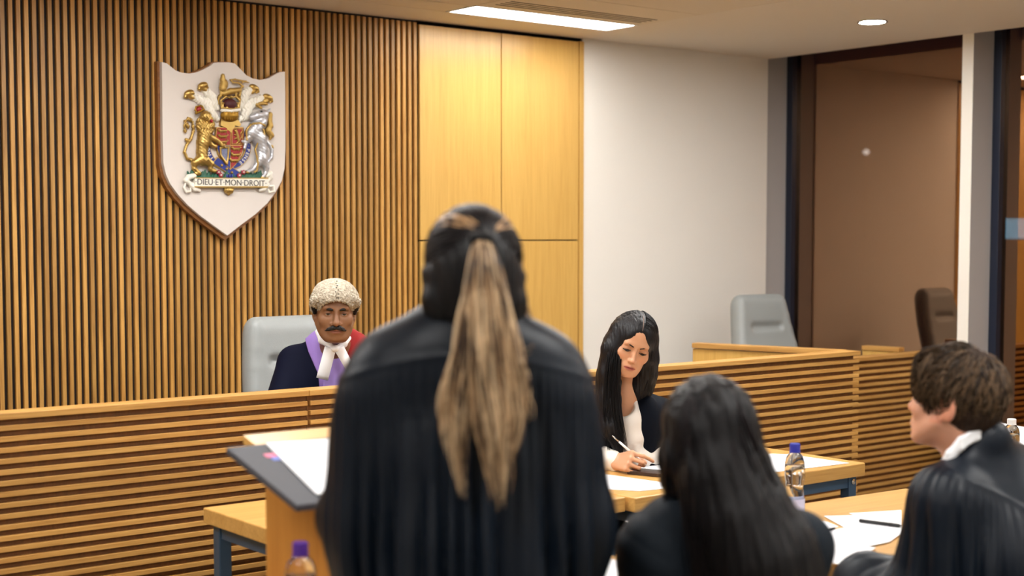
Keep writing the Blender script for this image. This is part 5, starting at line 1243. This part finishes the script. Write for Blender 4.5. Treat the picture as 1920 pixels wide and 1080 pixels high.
# helmet, crown and crest
plate('helmet_collar', sh([(352, 418), (495, 430), (520, 470), (508, 486), (470, 478), (436, 540), (398, 500), (350, 478)]), -.036, -.012, GOLD)
def helm(g):
    bl(g, 422, 395, 76, 48, 40, 0, 10, rd=34)
    for x in (365, 388, 411, 434, 457, 480): ch(g, [(x, 368), (x+(x-422)*-.15, 428)], 7, 66-abs(x-422)*.14, 3)
relief('helmet', helm, GOLDD)
def crownb(g): ch(g, [(352, 352, 50), (422, 358, 62), (498, 348, 50)], 12, 55, 3)
relief('crown_band', crownb, WHT)
def crownc(g): bl(g, 424, 300, 58, 46, 34, k=4)
relief('crown_cap', crownc, plain('crown_velvet', srgb(70, 16, 22), .6))
def crowng(g):
    ch(g, [(350, 330, 48), (422, 336, 62), (498, 328, 48)], 8, 55, 2)
    for x, d in ((362, 50), (392, 58), (424, 62), (456, 58), (486, 50)):
        ch(g, [(x, 326), (x, 288)], [7, 5], d, 2); bl(g, x, 292, 13, 8, d, k=2)
    ch(g, [(352, 330, 45), (345, 270, 48), (385, 235, 55), (424, 250, 58), (465, 235, 55), (503, 270, 48), (497, 330, 45)], 8, 50, 2); bl(g, 424, 240, 13, 13, 62, k=2)
relief('crown', crowng, GOLD)
def crest(g):
    ch(g, [(370, 210), (430, 190), (500, 180)], [22, 24, 20], 40, 6); bl(g, 372, 130, 32, 40, 44); bl(g, 362, 165, 28, 34, 44); ch(g, [(362, 60), (362, 95)], [16, 22], 44, 4)
    for a in ((345, 215), (375, 222), (470, 215), (505, 212)): ch(g, [(a[0]+4, a[1]-20), (a[0], a[1]+20)], [11, 8], 44, 3)
    ch(g, [(505, 175), (535, 150), (500, 120), (450, 115), (430, 95), (470, 90), (560, 110), (590, 118)], [9, 9, 8, 7, 6, 7, 8, 3], 36, 3); ch(g, [(530, 118), (565, 100)], [7, 3], 36, 2)
    ch(g, [(345, 230), (332, 260), (338, 300)], [14, 9, 5], 30, 3); ch(g, [(500, 225), (515, 255), (512, 300)], [14, 9, 5], 30, 3)
relief('crest_lion', crest, GOLD, disp=lambda V: .0011*np.sin(V[:, 0]*900)*np.sin(V[:, 2]*800))
# the crowned lion
def lion(g):
    bl(g, 225, 475, 78, 78, 26, 0, 10, rd=38); bl(g, 218, 400, 44, 40, 46); bl(g, 242, 425, 28, 20, 66); bl(g, 236, 452, 16, 9, 62)
    for s_ in (-1, 1): bl(g, 214+s_*22, 372, 8, 10, 50, k=3)
    ch(g, [(220, 540), (205, 620), (195, 700), (200, 770)], [58, 50, 42, 44], 26, 10)
    ch(g, [(250, 570), (310, 600), (352, 640)], [26, 19, 15], 44, 5); bl(g, 362, 645, 22, 14, 46, 20); ch(g, [(240, 600), (270, 640), (310, 655)], [24, 17, 13], 38, 5)
    for i in range(4): ch(g, [(358+i*5, 640+i*6), (378+i*4, 648+i*8)], [5, 3], 52, 2)
    ch(g, [(190, 760), (130, 790), (128, 840), (160, 870)], [46, 26, 18, 17], 32, 7); bl(g, 158, 880, 30, 16, 34); ch(g, [(215, 770), (265, 800), (262, 845), (295, 855)], [42, 26, 17, 13], 38, 7); bl(g, 290, 860, 26, 14, 42)
    ch(g, [(135, 770), (75, 755), (52, 700), (70, 640), (105, 590), (128, 520), (120, 450), (85, 415), (58, 440), (50, 490)], [11, 11, 11, 11, 11, 11, 10, 10, 9, 7], 20, 4)
    bl(g, 76, 478, 14, 26, 22, 20); bl(g, 100, 425, 20, 12, 22); bl(g, 75, 600, 22, 14, 20, -30); bl(g, 58, 520, 12, 20, 20)
    ch(g, [(205, 610), (180, 640), (175, 700)], [10, 8, 6], 60, 3)
relief('lion', lion, GOLD, disp=lambda V: .0020*np.sin(V[:, 0]*520+2*np.sin(V[:, 2]*260))*np.exp(-((V[:, 2]-A(225, 470)[2])/.045)**2)+.0003*np.sin(V[:, 2]*420+V[:, 0]*300))
def lmouth(g): bl(g, 250, 440, 12, 16, 76, 25, 2); 
relief('lion_mouth', lmouth, RED, .0014)
def lcrown(g):
    ch(g, [(135, 375), (200, 345)], 9, 50, 3)
    for i in range(4): ch(g, [(138+i*20, 368-i*9), (130+i*20, 342-i*9)], [6, 4], 50, 2)
    ch(g, [(128, 350), (135, 320), (175, 310), (195, 330)], 6, 48, 2)
relief('lion_crown', lcrown, GOLDD); relief('lion_crown_cap', lambda g: bl(g, 160, 340, 26, 20, 40, 25), RED)
# the unicorn
def uni(g):
    ch(g, [(612, 408), (650, 395), (705, 385)], [24, 32, 40], 44, 8); bl(g, 600, 412, 18, 16, 46); ch(g, [(735, 362), (765, 335)], [14, 4], 46, 4)
    ch(g, [(710, 400), (690, 450), (640, 500), (610, 540)], [40, 46, 54, 52], 32, 10)
    ch(g, [(625, 530), (675, 590), (695, 680), (690, 760)], [56, 56, 46, 48], 28, 10)
    ch(g, [(600, 560), (560, 590), (552, 640), (545, 665)], [26, 19, 12, 13], 46, 5); ch(g, [(590, 590), (560, 620), (530, 610)], [22, 14, 11], 40, 5)
    ch(g, [(690, 755), (650, 810), (615, 850), (585, 862)], [44, 22, 14, 15], 38, 7); ch(g, [(705, 770), (735, 830), (728, 880), (705, 905)], [38, 22, 14, 15], 34, 7)
    ch(g, [(735, 600), (770, 640), (790, 690), (785, 745), (755, 780), (735, 770)], [10, 11, 12, 12, 11, 7], 20, 4)
relief('unicorn', uni, SILV, disp=lambda V: .0003*np.sin(V[:, 2]*420+V[:, 0]*200))
def ugold(g):
    ch(g, [(770, 385), (765, 430), (772, 480), (750, 520), (780, 560), (770, 590)], [20, 20, 22, 24, 22, 10], 26, 5)
    ch(g, [(690, 330), (640, 300), (700, 290), (740, 300)], [10, 12, 14, 8], 36, 4)
    ch(g, [(556, 600), (552, 520), (590, 470), (650, 478), (700, 520), (705, 570)], 8, 60, 3); ch(g, [(600, 465), (660, 462), (700, 480)], 9, 74, 3)
    ch(g, [(705, 570), (650, 620), (625, 680), (640, 740), (650, 800), (640, 860), (620, 870)], 7, 62, 3)
    bl(g, 790, 655, 10, 16, 24, 20); bl(g, 572, 872, 16, 9, 42); bl(g, 700, 915, 16, 9, 40)
relief('unicorn_mane_and_chain', ugold, GOLD, disp=lambda V: .0013*np.sin(V[:, 0]*800)*np.sin(V[:, 2]*900))
relief('unicorn_eye', lambda g: bl(g, 672, 362, 10, 7, 74, k=2), BLKL, .0014)
# compartment: grass, roses, thistle
def comp(g):
    r = np.random.default_rng(3)
    for i in range(46): x = 95+i*13.6; ch(g, [(x, 915), (x+r.uniform(-20, 20), 850+r.uniform(0, 40)+abs(x-400)*.02)], [15, 7], 12+r.uniform(0, 10), 4)
relief('foliage', comp, GREEN)
def roses(g):
    for x, y in ((350, 895), (505, 897), (330, 870), (540, 870)):
        for k in range(5): a = k*72*math.pi/180; bl(g, x+11*math.cos(a), y+11*math.sin(a), 9, 9, 36, k=3)
relief('roses', roses, plain('rose_red', srgb(150, 40, 60), .5), .0014)
relief('rose_centres', lambda g: [bl(g, x, y, 7, 7, 44, k=1) for x, y in ((350, 895), (505, 897), (330, 870), (540, 870))], WHT, .0014)
relief('thistle', lambda g: [bl(g, x, 905, 9, 18, 34, k=2) for x in (404, 425, 446)], BLUE, .0014)
# motto scroll
sc_ = plate('motto_scroll', sh([(128, 922), (745, 926), (742, 990), (128, 990)]), -.040, -.012, WHT)
plate('scroll_edge', sh([(126, 988), (744, 988), (742, 1000), (128, 998)]), -.041, -.012, GOLD, sc_)
plate('scroll_edge', sh([(126, 915), (746, 918), (746, 926), (126, 923)]), -.041, -.012, GOLD, sc_)
def ends(g):
    ch(g, [(128, 900), (85, 910), (60, 940), (90, 960), (110, 990)], [20, 20, 18, 14, 14], 26, 5); ch(g, [(110, 975), (140, 1010), (175, 1022)], [22, 20, 14], 20, 5); ch(g, [(60, 960), (45, 1000), (65, 1035), (100, 1030), (100, 1005)], [9, 9, 9, 8, 6], 24, 3)
def ends2(g):
    ch(g, [(742, 900), (770, 880), (775, 915), (750, 945)], [18, 20, 18, 12], 26, 5); ch(g, [(745, 975), (720, 1010), (690, 1020)], [22, 20, 14], 20, 5); ch(g, [(760, 990), (800, 985), (802, 1030), (765, 1040), (755, 1015)], [9, 9, 9, 8, 6], 24, 3)
relief('scroll_end', ends, WHT); relief('scroll_end', ends2, WHT)
def shell(g): bl(g, 425, 1022, 40, 30, 18); ch(g, [(425, 1040), (425, 1062)], [16, 6], 18, 5); ch(g, [(395, 1010), (385, 990)], [10, 6], 24, 3); ch(g, [(455, 1010), (465, 990)], [10, 6], 24, 3)
relief('scroll_pendant', shell, GOLD, disp=lambda V: .0013*np.sin(V[:, 0]*900))
def glyphs(txt, size, mat, parent, place):
    cu = bpy.data.curves.new('lettering', 'FONT'); cu.body = txt; cu.size = size; cu.align_x = 'CENTER'; cu.align_y = 'CENTER'; cu.extrude = .0008; cu.offset = .0003
    ob = bpy.data.objects.new('tmp', cu); COL.objects.link(ob); bpy.context.view_layer.update(); me = bpy.data.meshes.new_from_object(ob.evaluated_get(bpy.context.evaluated_depsgraph_get())); bpy.data.objects.remove(ob)
    me.materials.clear(); me.materials.append(mat); o = bpy.data.objects.new('lettering', me); link(o, parent); o.matrix_local = place; return o
RX90 = Matrix.Rotation(math.pi/2, 4, 'X')
# the motto, fitted to the banner
cu = A(435, 957); wd = A(735, 957)[0]-A(140, 957)[0]; hgt = A(0, 932)[2]-A(0, 982)[2]
mo = glyphs('·DIEU·ET·MON·DROIT·', 1.0, BLKL, sc_, Matrix.Identity(4))
xs_ = [v.co.x for v in mo.data.vertices]; ys_ = [v.co.y for v in mo.data.vertices]; W0 = max(xs_)-min(xs_); H0 = max(ys_)-min(ys_); cx_ = (max(xs_)+min(xs_))/2; cy_ = (max(ys_)+min(ys_))/2
for v in mo.data.vertices: v.co = Vector(((v.co.x-cx_)*wd/W0, (v.co.y-cy_)*hgt/H0, v.co.z))
mo.matrix_local = Matrix.Translation((cu[0], -.0405, cu[2])) @ RX90
gar = [o for o in pq.children if o.name.startswith('garter') and not o.name.startswith('garter_')][0]
def around(txt, a0, a1):
    for i, c_ in enumerate(txt):
        a = a0+(a1-a0)*i/max(1, len(txt)-1); x, y = GX+171*math.cos(math.radians(a)), GY+171*math.sin(math.radians(a)); q = A(x, y)
        # letters stand with their heads outward
        glyphs(c_, .024, WHT if c_ != '·' else GOLD, gar, Matrix.Translation((q[0], -.0250, q[2])) @ Matrix.Rotation(math.radians(a+90), 4, 'Y') @ RX90)
around('HONI', 188, 145); around('Y·PENSE', -12, 52)
# ================================================================== LIGHT AND VIEW
W = bpy.data.worlds.new('night'); SC.world = W; W.use_nodes = True
W.node_tree.nodes['Background'].inputs['Color'].default_value = (.02, .025, .04, 1); W.node_tree.nodes['Background'].inputs['Strength'].default_value = .3
SC.view_settings.view_transform = 'Standard'; SC.view_settings.look = 'None'; SC.view_settings.gamma = 1.0; SC.view_settings.use_curve_mapping = False
SC.view_settings.exposure = 1.15
SC.cycles.use_denoising = True
SC.cycles.max_bounces = 8; SC.cycles.transparent_max_bounces = 12
SC.cycles.sample_clamp_indirect = 6.0
